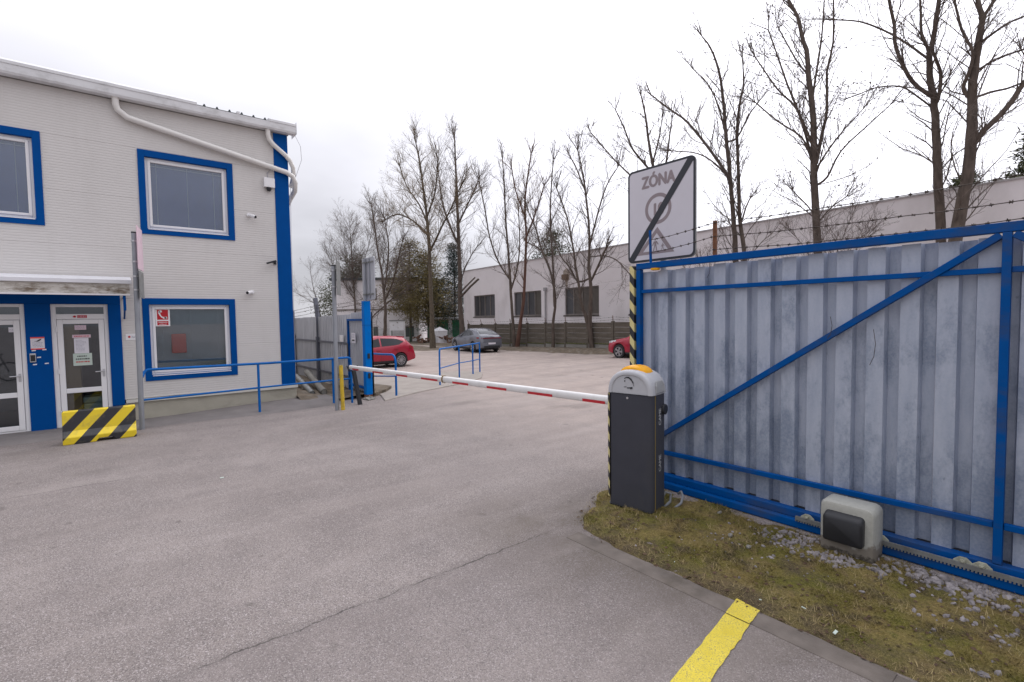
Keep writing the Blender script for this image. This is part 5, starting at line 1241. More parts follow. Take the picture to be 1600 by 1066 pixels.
TREES = {'R1':[[(-3.69,21.5,2.36,0.244),(-3.44,21.5,4.84,0.224),(-3.25,21.5,6.23,0.206),(-3.2,21.5,7.37,0.19),(-3.17,21.5,8.14,0.175),(-3.19,21.5,8.78,0.16),(-3.17,21.5,9.48,0.144),(-3.1,21.5,10.19,0.129),(-3.04,21.5,10.78,0.114),(-3.01,21.5,11.12,0.099),(-3.09,21.5,11.56,0.085),(-3.16,21.5,12.14,0.07)],[(-3.15,21.5,7.25,0.122),(-2.92,21.67,7.68,0.111),(-2.42,21.84,8.29,0.099),(-2.09,22.01,8.97,0.088),(-1.59,22.18,9.75,0.077)],[(-3.2,21.5,8.7,0.081),(-3.37,21.45,9.03,0.076),(-3.35,21.39,9.32,0.07),(-3.24,21.34,9.58,0.063),(-3.17,21.29,10.11,0.057),(-3.35,21.23,10.62,0.052),(-3.48,21.18,11.07,0.046),(-3.6,21.13,11.73,0.04)],[(-3.16,21.5,8.73,0.051),(-2.79,21.68,8.84,0.045),(-2.44,21.87,8.88,0.04),(-2.09,22.05,8.99,0.034),(-1.71,22.24,9.06,0.029)],[(-3.16,21.5,9.52,0.051),(-2.71,21.81,9.85,0.043),(-2.13,22.12,10.01,0.036),(-1.75,22.42,10.09,0.029)],[(-3.06,21.5,10.38,0.06),(-2.78,21.34,10.46,0.049),(-2.4,21.17,10.57,0.038),(-2.04,21.01,10.55,0.028)],[(-3.02,21.5,11.06,0.07),(-2.86,21.68,11.48,0.06),(-2.69,21.85,11.81,0.05),(-2.59,22.03,12.26,0.04)]],'R2':[[(-3.86,21.9,2.37,0.184),(-3.94,21.9,4.96,0.173),(-4.07,21.9,6.84,0.162),(-4.1,21.9,7.7,0.151),(-4.15,21.9,8.43,0.14),(-4.19,21.9,9.11,0.13),(-4.3,21.9,9.72,0.119),(-4.36,21.9,10.63,0.108),(-4.3,21.9,10.88,0.097),(-4.19,21.9,11.87,0.086),(-4.14,21.9,12.39,0.075),(-4.11,21.9,13.2,0.064)],[(-4.36,21.9,10.65,0.065),(-4.46,22.0,11.08,0.06),(-4.62,22.1,11.59,0.055),(-4.68,22.2,12.21,0.05),(-4.72,22.29,12.83,0.044),(-4.79,22.39,13.55,0.039)],[(-4.23,21.9,9.25,0.087),(-4.34,21.76,9.35,0.082),(-4.72,21.62,9.83,0.078),(-5.03,21.49,10.6,0.074),(-5.19,21.35,11.29,0.069),(-5.19,21.21,11.82,0.064),(-5.31,21.07,12.65,0.059),(-5.38,20.94,13.27,0.054)],[(-4.36,21.9,10.54,0.054),(-4.46,22.09,10.69,0.049),(-5.08,22.28,11.51,0.045),(-5.82,22.47,12.36,0.041),(-6.62,22.65,13.1,0.037),(-7.42,22.84,13.6,0.032)],[(-4.19,21.9,9.06,0.076),(-4.07,21.79,9.1,0.07),(-4.0,21.67,9.81,0.064),(-4.09,21.56,10.25,0.058),(-4.17,21.45,10.55,0.053)],[(-4.17,21.9,8.8,0.043),(-4.29,22.06,8.97,0.039),(-4.75,22.22,9.56,0.036),(-5.27,22.39,10.12,0.032),(-6.02,22.55,10.39,0.029),(-6.6,22.71,10.4,0.025)]],'R3':[[(-7.34,21.2,2.48,0.197),(-7.46,21.2,4.7,0.182),(-7.58,21.2,7.15,0.167),(-7.62,21.2,8.54,0.152),(-7.68,21.2,9.81,0.137),(-7.83,21.2,11.13,0.123),(-7.93,21.2,12.11,0.108),(-8.03,21.2,12.46,0.094),(-8.27,21.2,13.53,0.08),(-8.61,21.2,14.33,0.065),(-8.78,21.2,15.03,0.051)],[(-7.52,21.2,7.74,0.086),(-7.41,21.36,8.83,0.076),(-7.31,21.53,9.76,0.066),(-7.38,21.69,11.22,0.056),(-7.24,21.85,12.34,0.046),(-7.31,22.02,14.0,0.037)],[(-7.58,21.2,7.59,0.061),(-7.66,21.09,7.87,0.054),(-7.97,20.98,8.78,0.046),(-8.85,20.86,9.66,0.04),(-9.66,20.75,10.63,0.033)],[(-7.61,21.2,8.0,0.074),(-7.8,21.33,8.3,0.064),(-8.35,21.46,10.09,0.054),(-9.17,21.59,11.22,0.044),(-10.13,21.73,12.93,0.034)],[(-7.64,21.2,8.42,0.061),(-8.51,21.31,10.7,0.053),(-8.98,21.42,12.09,0.043),(-9.5,21.52,13.69,0.033)],[(-7.85,21.2,11.16,0.049),(-8.47,21.57,12.13,0.038),(-9.35,21.94,13.97,0.027)],[(-7.53,21.2,6.9,0.061),(-7.22,21.44,7.2,0.052),(-6.86,21.67,8.11,0.042),(-6.05,21.91,8.91,0.032),(-5.5,22.15,9.46,0.023)],[(-7.56,21.2,7.43,0.061),(-7.36,20.99,7.61,0.048),(-6.75,20.78,8.32,0.035),(-5.87,20.57,9.05,0.022)],[(-7.71,21.2,10.08,0.061),(-7.64,21.41,11.31,0.051),(-7.56,21.63,12.54,0.041),(-7.56,21.84,14.17,0.031)],[(-7.47,21.2,5.55,0.037),(-7.72,20.95,6.12,0.031),(-8.14,20.71,6.71,0.025)],[(-7.47,21.2,5.43,0.037),(-7.17,21.66,6.04,0.031),(-6.8,22.12,6.45,0.025)]],'R4':[[(-10.77,21.6,2.61,0.17),(-10.87,21.6,4.88,0.153),(-10.93,21.6,5.76,0.136),(-11.09,21.6,7.72,0.12),(-11.34,21.6,10.13,0.103),(-11.47,21.6,11.55,0.087),(-11.69,21.6,12.97,0.07),(-12.09,21.6,14.09,0.053),(-12.5,21.6,14.77,0.037)],[(-10.42,21.6,2.6,0.14),(-10.55,21.71,4.85,0.126),(-10.79,21.83,6.15,0.111),(-10.92,21.94,8.27,0.097),(-11.06,22.06,10.41,0.082),(-10.94,22.17,11.71,0.066),(-10.89,22.28,12.25,0.051),(-11.01,22.4,13.47,0.036)],[(-11.06,21.6,7.43,0.114),(-11.29,21.74,8.18,0.099),(-12.23,21.89,9.59,0.086),(-13.46,22.03,11.28,0.073),(-14.62,22.17,12.37,0.058),(-15.74,22.32,13.46,0.042)],[(-10.65,21.6,5.96,0.056),(-10.63,22.03,6.71,0.046),(-10.64,22.45,7.19,0.036)],[(-11.06,21.6,7.85,0.057),(-11.56,21.24,8.66,0.048),(-12.28,20.88,9.29,0.039),(-13.36,20.52,9.62,0.03)],[(-11.34,21.6,10.02,0.057),(-11.7,21.48,11.51,0.048),(-12.1,21.35,12.46,0.039),(-12.65,21.23,13.2,0.029)],[(-10.82,21.6,9.73,0.056),(-10.13,21.2,10.37,0.04),(-9.55,20.8,10.6,0.026)]],'R6':[[(-14.55,21.8,2.42,0.178),(-14.7,21.8,5.01,0.155),(-14.92,21.8,7.61,0.132),(-15.23,21.8,9.28,0.11),(-15.53,21.8,10.81,0.088),(-15.76,21.8,12.33,0.065),(-16.0,21.8,13.38,0.041)],[(-14.81,21.8,6.95,0.081),(-16.25,22.02,8.89,0.068),(-18.13,22.24,10.74,0.054),(-20.12,22.46,12.92,0.038)],[(-15.0,21.8,7.94,0.097),(-14.73,22.07,9.53,0.075),(-14.69,22.34,11.0,0.054),(-14.72,22.61,12.03,0.033)],[(-15.15,21.8,9.1,0.081),(-16.24,21.46,10.6,0.067),(-16.58,21.12,11.77,0.05),(-16.85,20.78,12.69,0.033)],[(-15.3,21.8,9.78,0.065),(-14.59,21.32,10.75,0.047),(-14.12,20.83,11.27,0.031)]],'A':[[(-19.69,22.0,0.18,0.18),(-19.81,22.0,1.8,0.161),(-19.74,22.0,3.8,0.141),(-19.88,22.0,4.82,0.123),(-19.82,22.0,6.09,0.103),(-19.9,22.0,7.81,0.085),(-20.24,22.0,10.11,0.066),(-20.68,22.0,11.9,0.048)],[(-19.81,22.0,1.05,0.152),(-20.16,21.94,2.19,0.138),(-20.3,21.88,2.53,0.123),(-20.54,21.82,3.99,0.108),(-20.73,21.76,5.07,0.093),(-20.82,21.7,5.99,0.078),(-21.27,21.64,8.0,0.063),(-22.07,21.58,9.87,0.049)],[(-19.74,22.0,4.06,0.094),(-18.9,21.72,4.9,0.082),(-18.14,21.45,5.7,0.071)],[(-20.76,22.0,4.13,0.077),(-21.33,21.88,5.02,0.065),(-21.97,21.76,5.77,0.053),(-22.74,21.64,7.44,0.04)],[(-19.82,22.0,6.12,0.075),(-18.82,21.66,7.95,0.06),(-17.92,21.32,9.14,0.047),(-16.9,20.98,9.79,0.034)],[(-20.09,22.0,9.33,0.066),(-21.27,22.45,11.11,0.054),(-22.35,22.9,12.32,0.04)],[(-18.66,22.0,5.44,0.046),(-17.84,22.11,5.08,0.042),(-17.05,22.23,4.24,0.038),(-16.84,22.34,3.88,0.035)]],'B':[[(-23.0,22.0,0.01,0.134),(-22.97,22.0,1.66,0.12),(-22.72,22.0,3.04,0.105),(-23.16,22.0,4.9,0.092),(-23.99,22.0,6.42,0.08),(-24.46,22.0,7.73,0.067),(-25.27,22.0,9.12,0.054)],[(-22.84,22.0,2.84,0.102),(-22.68,21.81,4.65,0.089),(-22.63,21.63,6.43,0.076),(-22.52,21.44,8.57,0.064),(-22.18,21.26,10.42,0.051),(-21.8,21.07,11.45,0.039)],[(-23.99,22.0,6.33,0.063),(-25.16,22.5,6.81,0.054),(-26.66,22.99,7.34,0.045)]],'Cc':[[(-26.9,22.0,-0.1,0.158),(-27.07,22.0,1.84,0.139),(-27.29,22.0,4.73,0.121),(-27.46,22.0,6.82,0.102),(-27.7,22.0,9.1,0.083),(-27.79,22.0,11.35,0.064),(-27.96,22.0,13.18,0.045)],[(-27.36,22.0,4.74,0.091),(-28.34,21.75,6.08,0.08),(-28.95,21.49,7.87,0.069),(-29.09,21.24,9.69,0.058),(-29.32,20.98,11.52,0.046)],[(-27.24,22.0,3.88,0.09),(-26.67,22.15,5.41,0.074),(-26.53,22.29,7.17,0.059),(-26.79,22.44,9.44,0.045)]],'D':[[(-26.62,22.0,-0.13,0.179),(-26.16,22.0,1.84,0.159),(-25.86,22.0,3.15,0.139),(-25.61,22.0,5.57,0.12),(-25.5,22.0,7.45,0.101),(-25.59,22.0,9.6,0.083),(-25.3,22.0,11.24,0.065),(-24.88,22.0,12.81,0.047)],[(-25.5,22.0,7.36,0.086),(-24.12,21.71,8.88,0.062),(-23.04,21.41,10.25,0.04)],[(-25.54,22.0,8.74,0.076),(-26.15,21.7,10.53,0.06),(-26.16,21.39,11.97,0.043)]],'E':[[(-33.6,22.05,-0.51,0.337),(-33.64,22.05,0.84,0.298),(-33.84,22.05,3.44,0.259),(-33.84,22.05,6.02,0.22),(-33.92,22.05,9.1,0.181),(-34.02,22.05,11.67,0.142),(-34.12,22.05,14.24,0.103),(-34.22,22.05,16.54,0.064)],[(-33.54,22.05,3.84,0.129),(-33.14,22.6,4.55,0.122),(-32.74,23.15,5.16,0.116)],[(-33.62,22.05,4.2,0.09),(-32.28,21.71,4.57,0.081),(-30.73,21.38,5.05,0.072)],[(-33.87,22.05,7.82,0.129),(-35.09,21.83,10.03,0.105),(-35.66,21.61,11.93,0.079),(-35.72,21.39,13.99,0.053)],[(-33.9,22.05,9.61,0.103),(-31.81,21.84,11.21,0.074),(-30.37,21.63,12.31,0.048)],[(-33.69,22.05,4.98,0.077),(-32.63,21.86,6.15,0.057),(-31.09,21.67,7.21,0.036)]],'F':[[(-32.66,18.74,-0.3,0.265),(-32.66,18.74,1.92,0.235),(-32.75,18.74,4.32,0.206),(-32.84,18.74,6.72,0.177),(-33.02,18.74,9.12,0.148),(-33.49,18.74,11.59,0.119),(-33.98,18.74,13.85,0.09),(-34.51,18.74,15.43,0.061)],[(-32.82,18.74,6.95,0.12),(-30.63,18.51,8.5,0.091),(-28.95,18.28,9.52,0.065),(-27.38,18.06,10.65,0.042)],[(-32.87,18.74,8.15,0.108),(-35.73,18.96,9.82,0.093),(-38.97,19.18,10.89,0.077),(-41.98,19.4,10.86,0.057)],[(-33.02,18.74,9.12,0.096),(-34.8,19.05,10.91,0.083),(-37.46,19.36,13.01,0.07),(-39.14,19.67,15.03,0.055)],[(-33.09,18.74,9.61,0.096),(-31.09,18.32,11.04,0.068),(-29.95,17.91,12.92,0.044)]],'G':[[(-33.8,17.84,-0.3,0.219),(-34.21,17.84,1.94,0.191),(-34.42,17.84,3.9,0.162),(-34.32,17.84,5.84,0.132),(-34.43,17.84,7.79,0.102),(-34.56,17.84,9.26,0.073)]],'H':[[(-40.2,18.39,-0.25,0.222),(-40.1,18.39,1.41,0.198),(-39.99,18.39,3.07,0.173),(-40.18,18.39,4.17,0.15),(-40.47,18.39,5.84,0.127),(-41.25,18.39,8.14,0.104),(-41.77,18.39,10.44,0.081),(-42.34,18.39,12.22,0.057)],[(-39.95,18.39,3.72,0.11),(-37.97,18.19,5.12,0.088),(-36.54,18.0,6.8,0.068),(-35.42,17.8,7.91,0.05)],[(-40.12,18.39,3.18,0.083),(-41.66,18.11,2.43,0.071),(-42.02,17.83,1.87,0.057)],[(-40.17,18.39,4.45,0.11),(-39.63,18.49,6.33,0.091),(-39.47,18.59,8.49,0.073),(-40.43,18.69,10.81,0.055)],[(-39.72,18.39,3.33,0.082),(-38.55,18.67,4.0,0.067),(-37.68,18.95,4.34,0.053)]]}
# ---------------------------------------------------------------- white industrial hall beyond the street
def hy(x): return 26.0 - (x + 39.3) * 0.058           # front face of the hall, slightly skewed to the gate line
def hall_box(mb, x0, x1, z0, z1, out, back):
    mb.loft([[(x0, hy(x0) - out, z), (x1, hy(x1) - out, z), (x1, hy(x1) + back, z), (x0, hy(x0) + back, z)] for z in (z0, z1)])
hall = thing('industrial_hall', 'long white plastered hall with dusty windows behind the street trees', 'building', (-18, 30, 0))
holes = [(-37.45, -34.0), (-31.2, -27.7), (-25.05, -21.7), (-19.05, -15.7), (-12.9, -9.6), (-6.8, -3.5)]
ZL, ZH = 2.12, 4.04
HX0, HX1 = -39.3, 8.0
mb = MB(); hall_box(mb, HX0, HX1, -.5, ZL, 0, .3); hall_box(mb, HX0, HX1, ZH, 6.40, 0, .3)
e = [HX0] + [v for h in holes for v in h] + [HX1]
for a, b in zip(e[0::2], e[1::2]): hall_box(mb, a, b, ZL, ZH, 0, .3)
mb.build('front_wall', M['plaster'], hall)
mb = MB(); mb.loft([[(HX0, hy(HX0) + .3, z), (HX0 + .3, hy(HX0) + .3, z), (HX0 + .3, hy(HX0) + 16, z), (HX0, hy(HX0) + 16, z)] for z in (-.5, 6.4)]); mb.build('side_wall', M['plaster'], hall)
mb = MB(); mb.loft([[(x, hy(x) - .06 if s == 0 else hy(x) + .4, 6.40 + .0 + (0 if z == 0 else .07)) for x, s in ((HX0 - .05, 0), (HX1, 0), (HX1, 1), (HX0 - .05, 1))] for z in (0, 1)]); mb.build('parapet_cap', mat('grey_parapet_cap', (.42, .40, .40), .7), hall)
mb = MB(); mb.loft([[(HX0 + .1, hy(HX0) + .4, z), (HX1, hy(HX1) + .4, z), (HX1, hy(HX1) + 16, z), (HX0 + .1, hy(HX0) + 16, z)] for z in (6.2, 6.3)]); mb.build('roof', M['darkroof'], hall)
mb = MB(); mb.loft([[(HX0 + .35, hy(HX0) + .6, z), (HX1, hy(HX1) + .6, z), (HX1, hy(HX1) + .65, z), (HX0 + .35, hy(HX0) + .65, z)] for z in (0, 6)]); mb.build('inner_wall', M['darkint'], hall)
for k, (a, b) in enumerate(holes):
    mb = MB()
    hall_box(mb, a + .01, b - .01, ZL + .005, ZL + .09, -.10, .2); hall_box(mb, a + .01, b - .01, ZH - .09, ZH - .005, -.10, .2)
    nb = 4 if k < 2 else 4
    for j in range(nb + 1):
        x = a + (b - a) * j / nb; w = .045
        x0, x1 = max(a + .01, x - w), min(b - .01, x + w); hall_box(mb, x0, x1, ZL + .092, ZH - .092, -.10, .2)
    w = mb.build('window', M['winframe'], hall)
    for j in range(nb):
        mb = MB(); x0, x1 = a + (b - a) * j / nb + .047, a + (b - a) * (j + 1) / nb - .047
        hall_box(mb, x0, x1, ZL + .093, ZH - .093, -.15, .16); mb.build('pane', M['dimpane2' if (k == 2 and j > 0) or (k == 1 and j == 3) else 'dimpane'], w)
    mb = MB(); hall_box(mb, a - .08, b + .08, ZL - .10, ZL + .004, .09, -.09); mb.build('sill', M['winframe'], w)
x = -24.85; y = hy(x)
mb = MB(); mb.box(x - .22, x + .22, y - .30, y - .002, 4.62, 5.0); v = mb.build('vent', M['stain'], hall, bevel=.03)
mb = MB(); mb.prism([(-.35, 5.25), (.0, 5.45), (.38, 5.2), (.3, 4.7), (.14, 4.45), (.1, 4.1), (-.06, 4.1), (-.12, 4.5), (-.3, 4.75)], lambda a, b, w_: (x + a, w_ - .058 * a, b), y - .006, y - .004); mb.build('soot_mark', mat('soot_on_plaster', (.40, .34, .29), .9, var=.25, scale=4), hall)
x = -27.1
mb = MB(); mb.tube([(x, hy(x) - .10, 0), (x, hy(x) - .10, 3.95)], .06, 8); mb.box(x - .12, x + .12, hy(x) - .2, hy(x) - .02, 3.95, 4.2); mb.build('downpipe', mat('grey_downpipe', (.36, .35, .36), .6), hall)

# slab fence with barbed-wire arms before the hall
def fy(x): return 23.0 - (x + 33.0) * 0.058
cf = thing('slab_fence', 'dark weathered concrete slab fence along the street before the white hall', 'fence', (-25, 22.6, 0))
x = -34.2; k = 0
fr = random.Random(4)
while x < -6:
    zb_ = gz(x + 1, 22) - .05; x1 = x + 2.0
    def fb(mb, x0, x1, z0, z1, t): mb.loft([[(x0, fy(x0) - t, z), (x1, fy(x1) - t, z), (x1, fy(x1) + t, z), (x0, fy(x0) + t, z)] for z in (z0, z1)])
    top = 1.50 + .012 * (x + 33)
    mb = MB(); fb(mb, x - .08, x + .08, zb_ - .3, top + .05, .09); po = mb.build('post', M['darkconcrete'], cf, bevel=.01)
    mb = MB(); mb.bar((x, fy(x), top + .04), (x + .1, fy(x) - .15, top + .36), .035, .035); mb.build('wire_arm', M['rust'], po)
    z = zb_
    mb = MB(); fb(mb, x + .082, x1 - .082, z - .2, z + .30, .075); mb.build('base_slab', M['concrete'], cf, bevel=.01)
    z += .305
    mb = MB(); fb(mb, x + .084, x1 - .084, z, z + .05, .10 + fr.uniform(0, .03)); mb.build('moss_ledge', M['moss'], cf, bevel=.02)
    z += .055; n = 4; h = (top - z) / n
    for j in range(n):
        mb = MB(); fb(mb, x + .083, x1 - .083, z + .006, z + h - .006, .045 + fr.uniform(-.006, .006)); mb.build('slab', M['darkconcrete'], cf, bevel=.008); z += h
    x = x1; k += 1
def far_wire(dz, s): return barbed([(x, fy(x) - .1 - dz * .2, 1.62 + .012 * (x + 33) + dz) for x in (-34.1, -26, -18, -8)], parent=cf, r=.005, step=.3, seed=s, barb=.03)
far_wire(.02, 31); far_wire(.16, 32)

# ---------------------------------------------------------------- house, garages and small things at the far end of the street
hx = thing('house', 'plain white two-storey house at the far end behind the red hatchback', 'house', (-46, 24, 0))
HO = Vector((-49.0, 19.5, 0)); HU = Vector((.62, .785, 0)); HV = Vector((-.785, .62, 0))
def HB(u, v, z): return HO + HU * u + HV * v + Vector((0, 0, z))
def hbox(mb, u0, u1, v0, v1, z0, z1): mb.loft([[HB(u, v, z) for u, v in ((u0, v0), (u1, v0), (u1, v1), (u0, v1))] for z in (z0, z1)])
mb = MB(); hbox(mb, -2.5, 6.2, 0, 8, -1, 6.0); mb.build('wall', M['plaster2'], hx)
mb = MB(); hbox(mb, -2.7, 6.4, -.2, 8.2, 6.0, 6.25); mb.build('roof', M['darkroof'], hx)
mb = MB(); hbox(mb, -2.5, 6.2, -.06, -.003, 2.95, 3.1); mb.build('floor_band', M['winframe'], hx)
for u, z0, z1, w in ((1.55, -.05, 1.3, .5), (.75, -.9, 1.3, .42), (3.6, 4.0, 5.2, 1.1), (.9, 4.0, 5.2, 1.1), (4.8, .2, 1.3, .9)):
    mb = MB(); hbox(mb, u, u + w, -.03, -.003, z0, z1); f = mb.build('window', M['winframe'], hx)
    mb = MB(); hbox(mb, u + .06, u + w - .06, -.034, -.031, z0 + .06, z1 - .06); mb.build('pane', M['dimpane'], f)
t = thing('notice_board', 'white two-panel notice board on posts at the far end of the street', 'notice board', (-43.0, 20.8, 0))
NO = Vector((-43.35, 20.35, 0)); NU = Vector((.64, .77, 0)); NV = Vector((-.77, .64, 0))
def nb_(mb, u0, u1, v0, v1, z0, z1): mb.loft([[NO + NU * u + NV * v + Vector((0, 0, z)) for u, v in ((u0, v0), (u1, v0), (u1, v1), (u0, v1))] for z in (z0, z1)])
for u in (-.02, 1.36):
    mb = MB(); nb_(mb, u, u + .07, -.04, .04, -.9, 1.95); mb.build('post', M['white'], t)
for u in (.06, .70):
    mb = MB(); nb_(mb, u, u + .62, -.03, .03, .95, 1.82); mb.build('panel', M['canvas'], t)
mb = MB(); nb_(mb, -.06, 1.46, -.08, .08, 1.83, 1.93); mb.build('top_rail', M['steel'], t)
gf = thing('mesh_fence', 'green wire mesh fence at the far end of the street', 'fence', (-42, 21, 0))
GA, GB = Vector((-44.6, 19.3, 0)), Vector((-38.6, 25.6, 0))
n = 5
for i in range(n + 1):
    p = GA.lerp(GB, i / n); mb = MB(); mb.tube([p + Vector((0, 0, -.9)), p + Vector((0, 0, 1.2))], .035, 6); mb.build('post', M['meshgreen'], gf)
for i in range(n):
    a, b = GA.lerp(GB, i / n), GA.lerp(GB, (i + 1) / n); mb = MB(); L = (b - a).length
    for j in range(int(L / .12)):
        q = a.lerp(b, j * .12 / L); mb.tube([q + Vector((0, 0, -.75)), q + Vector((0, 0, 1.1))], .011, 3, caps=False)
    for z in (-.75, -.3, .15, .6, 1.1): mb.tube([a + Vector((0, 0, z)), b + Vector((0, 0, z))], .012, 3, caps=False)
    mb.build('mesh_panel', M['meshgreen'], gf)
ga = thing('garage_row', 'low white garages with green doors at the far end of the street', 'garage', (-41, 27, 0))
GO = Vector((-41.9, 25.2, 0))
def gb(mb, u0, u1, v0, v1, z0, z1): mb.loft([[GO + NU * u + NV * v + Vector((0, 0, z)) for u, v in ((u0, v0), (u1, v0), (u1, v1), (u0, v1))] for z in (z0, z1)])
mb = MB(); gb(mb, -1.2, 3.6, 0, 5, -.6, 2.0); mb.build('wall', M['plaster2'], ga)
mb = MB(); gb(mb, -1.3, 3.8, -.3, 5.2, 2.0, 2.12); mb.build('roof', M['canvas'], ga)
for u in (-.55, .95):
    mb = MB(); gb(mb, u, u + 1.1, -.05, -.003, .2, 1.85); mb.build('door', M['green'], ga)
t = thing('market_tent', 'small white canvas tent before the garages', 'tent', (-40.6, 23.0, 0))
mb = MB(); c = Vector((-40.3, 23.9, 0)); base = [c + Vector((s * .6, q * .6, .85)) for s, q in ((-1, -1), (1, -1), (1, 1), (-1, 1))]
for i in range(4): mb.face([base[i], base[(i + 1) % 4], c + Vector((.35, -.2, 1.25))])
mb.build('roof', M['canvas'], t)
mb = MB(); mb.box(c.x - .56, c.x + .56, c.y - .56, c.y + .56, -.4, .84); mb.build('side_cloth', M['canvas'], t)
mb = MB(); rs = random.Random(3)
for k in range(26):
    a = rs.uniform(0, 1); p = Vector((-41.4, 21.9, -.35)).lerp(Vector((-38.9, 24.4, -.35)), a); mb.bar(p + Vector((rs.uniform(-.3, .3), rs.uniform(-.3, .3), rs.uniform(0, .7))), p + Vector((rs.uniform(-.9, .9), rs.uniform(-.9, .9), rs.uniform(0, .9))), .12, .12)
tag(mb.build('timber_pile', M['brownhedge'], kind=None), 'low brown heap of timber behind the street trees', 'timber pile')

# ---------------------------------------------------------------- trees
def grow(out, p, d, L, r, level, rr, maxl, twist=.22, up=.10, dens=1.0, leaf=None):
    """one branch: polyline with wobble; children on it"""
    n = max(2, int(L / (.55 if level < 2 else .28)))
    n = min(n, 7 if level < 2 else 4)
    pts = [p.copy()]; rad = [r]; d = d.normalized()
    for i in range(n):
        d = (d + Vector((rr.gauss(0, twist), rr.gauss(0, twist), rr.gauss(0, twist) + up))).normalized()
        p = p + d * (L / n); pts.append(p.copy()); rad.append(r * (1 - .85 * (i + 1) / n) + .0025)
    out.setdefault(level, []).append((pts, rad))
    if leaf is not None and level >= 2 and rr.random() < leaf[0]: leaf[1].append(pts[-1])
    if level < maxl:
        k = int((3 + L * 2.4) * dens) if level == 1 else int(2 + L * 3.0 * dens)
        for j in range(k):
            t = rr.uniform(.15, 1.0); f = t * n; i = min(int(f), n - 1); q = pts[i].lerp(pts[i + 1], f - i)
            ax = (pts[i + 1] - pts[i]).normalized(); pr = ax.orthogonal().normalized(); pr.rotate(Matrix.Rotation(rr.uniform(0, 6.283), 3, ax))
            a = rr.uniform(.45, .95); nd = ax * math.cos(a) + pr * math.sin(a) + Vector((0, 0, .15))
            grow(out, q, nd, L * rr.uniform(.30, .60) * (1.1 - .5 * t), max(.003, rad[i] * .55), level + 1, rr, maxl, twist, up, dens, leaf)
def bare_tree(name, label, stems, seed, bark='bark', twig='twig', dens=1.0, blen=1.0, leaves=0.0, upz=.10, group='bare street trees', start=.30, ws=.74, bare=(), tw=.0020):
    rr = random.Random(seed); base = Vector(stems[0][0][:3]); base.z = gz(base.x, base.y)
    t = thing(name, label, 'tree', base, group)
    br = {}; lf = [] ; main = True
    for si, S_ in enumerate(stems):
        P = [Vector(s[:3]) for s in S_]; W = [s[3] * ws for s in S_]
        if si == 0 or P[0].z < base.z + .8:
            b0 = P[0].copy(); b0.z = gz(b0.x, b0.y) - .1
            if P[0].z > b0.z + .3: P = [b0] + P; W = [W[0] * 1.15] + W
            else: P[0] = b0; W[0] *= 1.3
        if si == 0: trunk_pts = [q.copy() for q in P]
        else:       # root the limb inside the trunk
            best = None
            for a, b in zip(trunk_pts, trunk_pts[1:]):
                s = max(0, min(1, (P[0] - a).dot(b - a) / max(1e-6, (b - a).length_squared))); q = a.lerp(b, s)
                if best is None or (q - P[0]).length < (best - P[0]).length: best = q
            if P[0].z > base.z + .8 and .02 < (best - P[0]).length < 1.2: P = [best] + P; W = [W[0]] + W
        # smooth the traced limb
        Q, U = [], []
        for i in range(len(P) - 1):
            p0 = P[max(0, i - 1)]; p1 = P[i]; p2 = P[i + 1]; p3 = P[min(len(P) - 1, i + 2)]
            for k in range(3):
                s = k / 3; Q.append(.5 * (2 * p1 + (p2 - p0) * s + (2 * p0 - 5 * p1 + 4 * p2 - p3) * s * s + (3 * p1 - p0 - 3 * p2 + p3) * s ** 3)); U.append(W[i] + (W[i + 1] - W[i]) * s)
        Q.append(P[-1]); U.append(W[-1])
        Q = [q + Vector((rr.gauss(0, .25), rr.gauss(0, .25), 0)) * U[i] * .35 if 0 < i else q for i, q in enumerate(Q)]
        mb = MB(); mb.tube(Q, U, 9 if si == 0 else 7)
        ob = mb.build('trunk' if si == 0 or P[0].z < base.z + .8 else 'limb', M[bark], t, smooth=True)
        H0 = Q[-1].z
        if si in bare: continue
        total = sum((b - a).length for a, b in zip(Q, Q[1:]))
        acc = 0
        for i, (a, b) in enumerate(zip(Q, Q[1:])):
            seg = (b - a).length; acc += seg; f = acc / total
            if (si == 0 or P[0].z < base.z + .8) and (a.z - base.z) < start * (H0 - base.z): continue
            k = seg * 2.0 * dens * (1.0 + f); kk = int(k) + (rr.random() < k - int(k))
            for j in range(kk):
                q = a.lerp(b, rr.random()); ax = (b - a).normalized(); pr = ax.orthogonal().normalized(); pr.rotate(Matrix.Rotation(rr.uniform(0, 6.283), 3, ax)); an = rr.uniform(.45, .95)
                nd = ax * math.cos(an) + pr * math.sin(an) + Vector((0, 0, .20))
                grow(br, q, nd, rr.uniform(.9, 3.1) * blen * (1.15 - .5 * f), min(.022, max(.006, U[i] * .36)), 1, rr, 3, .16, upz, dens, (leaves, lf))
        for j in range(4):
            d = (Q[-1] - Q[-2]).normalized() + Vector((rr.gauss(0, .3), rr.gauss(0, .3), .1)); grow(br, Q[-1], d, rr.uniform(.7, 1.5) * blen, U[-1] * .8, 1, rr, 3, .14, upz, dens, (leaves, lf))
    mb = MB()
    for pts, rad in br.get(1, []): mb.tube(pts, rad, 5, caps=False)
    mb.build('branches', M[bark], t, smooth=False, kind='stuff')
    mb = MB()
    for lv in (2, 3):
        for pts, rad in br.get(lv, []): mb.tube(pts, [max(tw, x * .85) for x in rad], 3, caps=False)
    mb.build('twigs', M[twig], t, kind='stuff')
